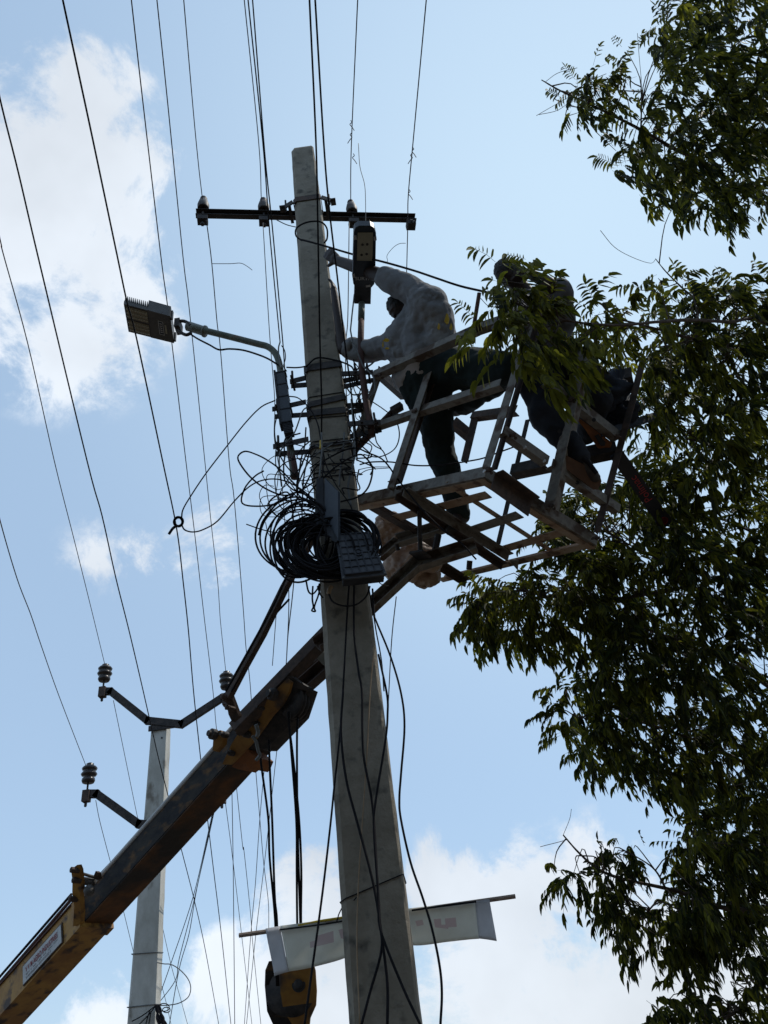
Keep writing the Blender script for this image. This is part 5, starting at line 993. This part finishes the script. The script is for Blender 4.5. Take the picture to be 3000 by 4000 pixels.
def fill(poly, count_, dlo, dhi, nl=(5, 9), tint=.15, ln=.19, sz=1.0, gap=45):
    xs = [p[0] for p in poly]; ys = [p[1] for p in poly]; k = 0; done = []; tries = 0; count = int(count_ * 1.02); gap *= .95
    while k < count and tries < count * 60:
        tries += 1; x, y = rng.uniform(min(xs), max(xs)), rng.uniform(min(ys), max(ys))
        if not inpoly(x, y, poly) or any((x - a) ** 2 + (y - b) ** 2 < gap * gap for a, b in done): continue
        done.append((x, y)); clump(D(x, y, rng.uniform(dlo, dhi)), int(rng.integers(*nl)), tint + rng.normal(0, .1), ln, sz); k += 1
# upper clump
fill([(2640, -80), (2640, 60), (2560, 140), (2620, 300), (2500, 420), (2520, 560), (2600, 760), (2700, 800), (2850, 830), (3060, 860), (3060, -80)], 110, 5.4, 6.9, tint=.16, gap=38)
fill([(2230, 300), (2200, 400), (2300, 480), (2420, 440), (2480, 330), (2440, 230), (2380, 250)], 15, 5.8, 6.1, (2, 4), .2, .17, gap=30)
for x, y in ((2235, 375), (2260, 440), (2320, 470), (2200, 400), (2290, 290), (2450, 200), (2420, 300)): clump(D(x, y, 5.9), 2, .2, .15, .8)
fill([(2400, 560), (2400, 700), (2500, 730), (2620, 760), (2640, 600), (2500, 520)], 12, 5.8, 6.3, (2, 5), .15, .17)
fill([(2560, 60), (2640, 20), (2640, 160), (2580, 200)], 5, 5.8, 6.3, (2, 4), .25, .17)
# middle right
fill([(2560, 950), (2600, 1050), (2480, 1130), (2350, 1200), (2300, 1300), (2420, 1420), (2500, 1300), (2700, 1260), (2680, 1120), (2640, 1000)], 18, 5.2, 6.0, (2, 5), .35, .2, 1.05)
fill([(2680, 1120), (2640, 1300), (2450, 1480), (2480, 1700), (2480, 1900), (2560, 2100), (3060, 2150), (3060, 1080), (2850, 1090)], 135, 5.3, 6.6, tint=.22, gap=36)
fill([(2400, 1880), (2130, 1960), (2090, 2100), (2150, 2180), (2400, 2180), (2620, 2160), (2600, 1900)], 42, 5.7, 6.8, (5, 9), tint=.16, gap=30)
fill([(1840, 2270), (1820, 2380), (1860, 2470), (2000, 2500), (2120, 2520), (2280, 2500), (2400, 2480), (2600, 2200), (2500, 2150), (2150, 2180), (1990, 2270)], 70, 5.4, 6.4, tint=.3, gap=30, ln=.17, sz=.95)
fill([(2300, 2480), (2250, 2580), (2160, 2760), (2150, 2860), (2240, 2930), (2330, 2970), (2460, 3020), (2600, 3110), (2680, 3210), (2760, 3330), (3060, 3340), (3060, 2140), (2600, 2160), (2400, 2420)], 240, 5.0, 6.7, tint=.10, gap=30, ln=.17, sz=.92)
# lower lobes
fill([(2150, 3380), (2160, 3440), (2230, 3470), (2300, 3420), (2360, 3330), (2480, 3280), (2500, 3380), (2420, 3440), (2480, 3600), (2560, 3720), (2440, 3700), (2370, 3660), (2360, 3560), (2300, 3480)], 34, 5.3, 5.8, (3, 5), .08, .15, .9, gap=28)
fill([(2640, 3280), (2600, 3420), (2560, 3600), (2620, 3740), (2700, 3780), (2860, 3760), (3060, 3700), (3060, 3300), (2760, 3270)], 80, 5.0, 6.2, (5, 8), .06, .16, .92, gap=30)
fill([(2540, 3900), (2520, 4040), (3060, 4060), (3060, 3800), (2900, 3860), (2780, 3880), (2700, 3860), (2640, 3900)], 32, 4.9, 5.6, (3, 6), .14, .17, 1.0, gap=34)
# the near branch over the second man; its higher tint paints in sunlit yellow-green
fill([(1950, 1120), (1930, 1240), (1890, 1330), (1970, 1390), (2040, 1400), (2090, 1430), (2220, 1420), (2290, 1380), (2320, 1330), (2240, 1270), (2150, 1230), (2060, 1140), (1990, 1100)], 23, 4.2, 4.65, (2, 5), .42, .17, 1.0, gap=40)
fill([(2240, 1220), (2240, 1450), (2420, 1400), (2440, 1240), (2350, 1180)], 10, 4.5, 5.1, (3, 5), .28, .18, 1.0, gap=40)
for x, y in ((1860, 1330), (2010, 1500), (2110, 1540), (1880, 1400), (1935, 1090), (2045, 1000 + 60)): clump(D(x, y - 40, 4.35), 2, .6, .17, 1.05, False)
for x, y in ((2090, 1130), (2140, 1180), (2060, 1110), (2110, 1190), (2170, 1215), (2000, 1140)): clump(D(x, y, 4.5), 3, .4, .15, 1.0)
# bare twig tips
for P in ([(2130, 320, 5.85), (2180, 285, 5.85), (2255, 265, 5.85)], [(2220, 380, 5.9), (2150, 420, 5.9), (2095, 452, 5.9)], [(2240, 385, 5.9), (2180, 430, 5.9), (2105, 448, 5.9)], [(2345, 900, 6.0), (2400, 965, 6.1), (2470, 1005, 6.2), (2540, 1028, 6.3), (2562, 1012, 6.3)], [(2200, 3262, 5.5), (2225, 3200, 5.5), (2232, 3160, 5.5)], [(2215, 3280, 5.5), (2180, 3290, 5.5), (2140, 3300, 5.5), (2110, 3308, 5.5)], [(1990, 1170, 4.45), (1920, 1200, 4.45), (1872, 1160, 4.45)], [(2440, 3090, 5.7), (2460, 3130, 5.7)], [(2490, 130, 6.1), (2495, 200, 6.1), (2504, 300, 6.2)], [(2470, 690, 6.2), (2490, 600, 6.2), (2503, 505, 6.2)]):
    TW.tube(catmull([D(*p) for p in P], 5), .0022, 4, False)
TW.build('twig', 'bark', tree)['kind'] = 'stuff'
V_ = np.array(LV) - T0; me = bpy.data.meshes.new('crown'); nF = len(LF); LFa = np.array(LF, dtype=np.int32)
me.vertices.add(len(V_)); me.vertices.foreach_set('co', V_.ravel()); me.loops.add(nF * 4); me.polygons.add(nF)
me.loops.foreach_set('vertex_index', LFa.ravel()); me.polygons.foreach_set('loop_start', np.arange(0, nF * 4, 4)); me.polygons.foreach_set('loop_total', np.full(nF, 4))
me.update(); at = me.attributes.new('tint', 'FLOAT', 'POINT'); at.data.foreach_set('value', np.clip(np.array(LT), 0, 1)); me.polygons.foreach_set('use_smooth', [True] * nF); me.validate()
me.materials.append(MAT['leaf']); co = bpy.data.objects.new('crown', me); sc.collection.objects.link(co); co.parent = tree
print('leaf faces', nF)
# yellow fallen leaves caught on the worker
ml = MB()
for x, y, d_, w, h in ((1746, 1245, 5.2, 9, 22), (1762, 1276, 5.2, 6, 14), (1714, 1275, 5.2, 5, 13), (1509, 1328, 5.4, 12, 7), (1496, 1345, 5.4, 3, 12), (1512, 1360, 5.4, 8, 4)):
    ml.prism([D(x + w * math.cos(a) * (1 + .3 * math.sin(3 * a)), y + h * math.sin(a), d_ + .01 * math.cos(a)) for a in np.linspace(0, 6.28, 8)[:-1]], (0, .003, 0))
tag(ml.build('yellow_leaf', 'yellow_tape'), 'few bright yellow leaves caught on the back and chest of the pale shirt', 'leaves', kind='stuff')
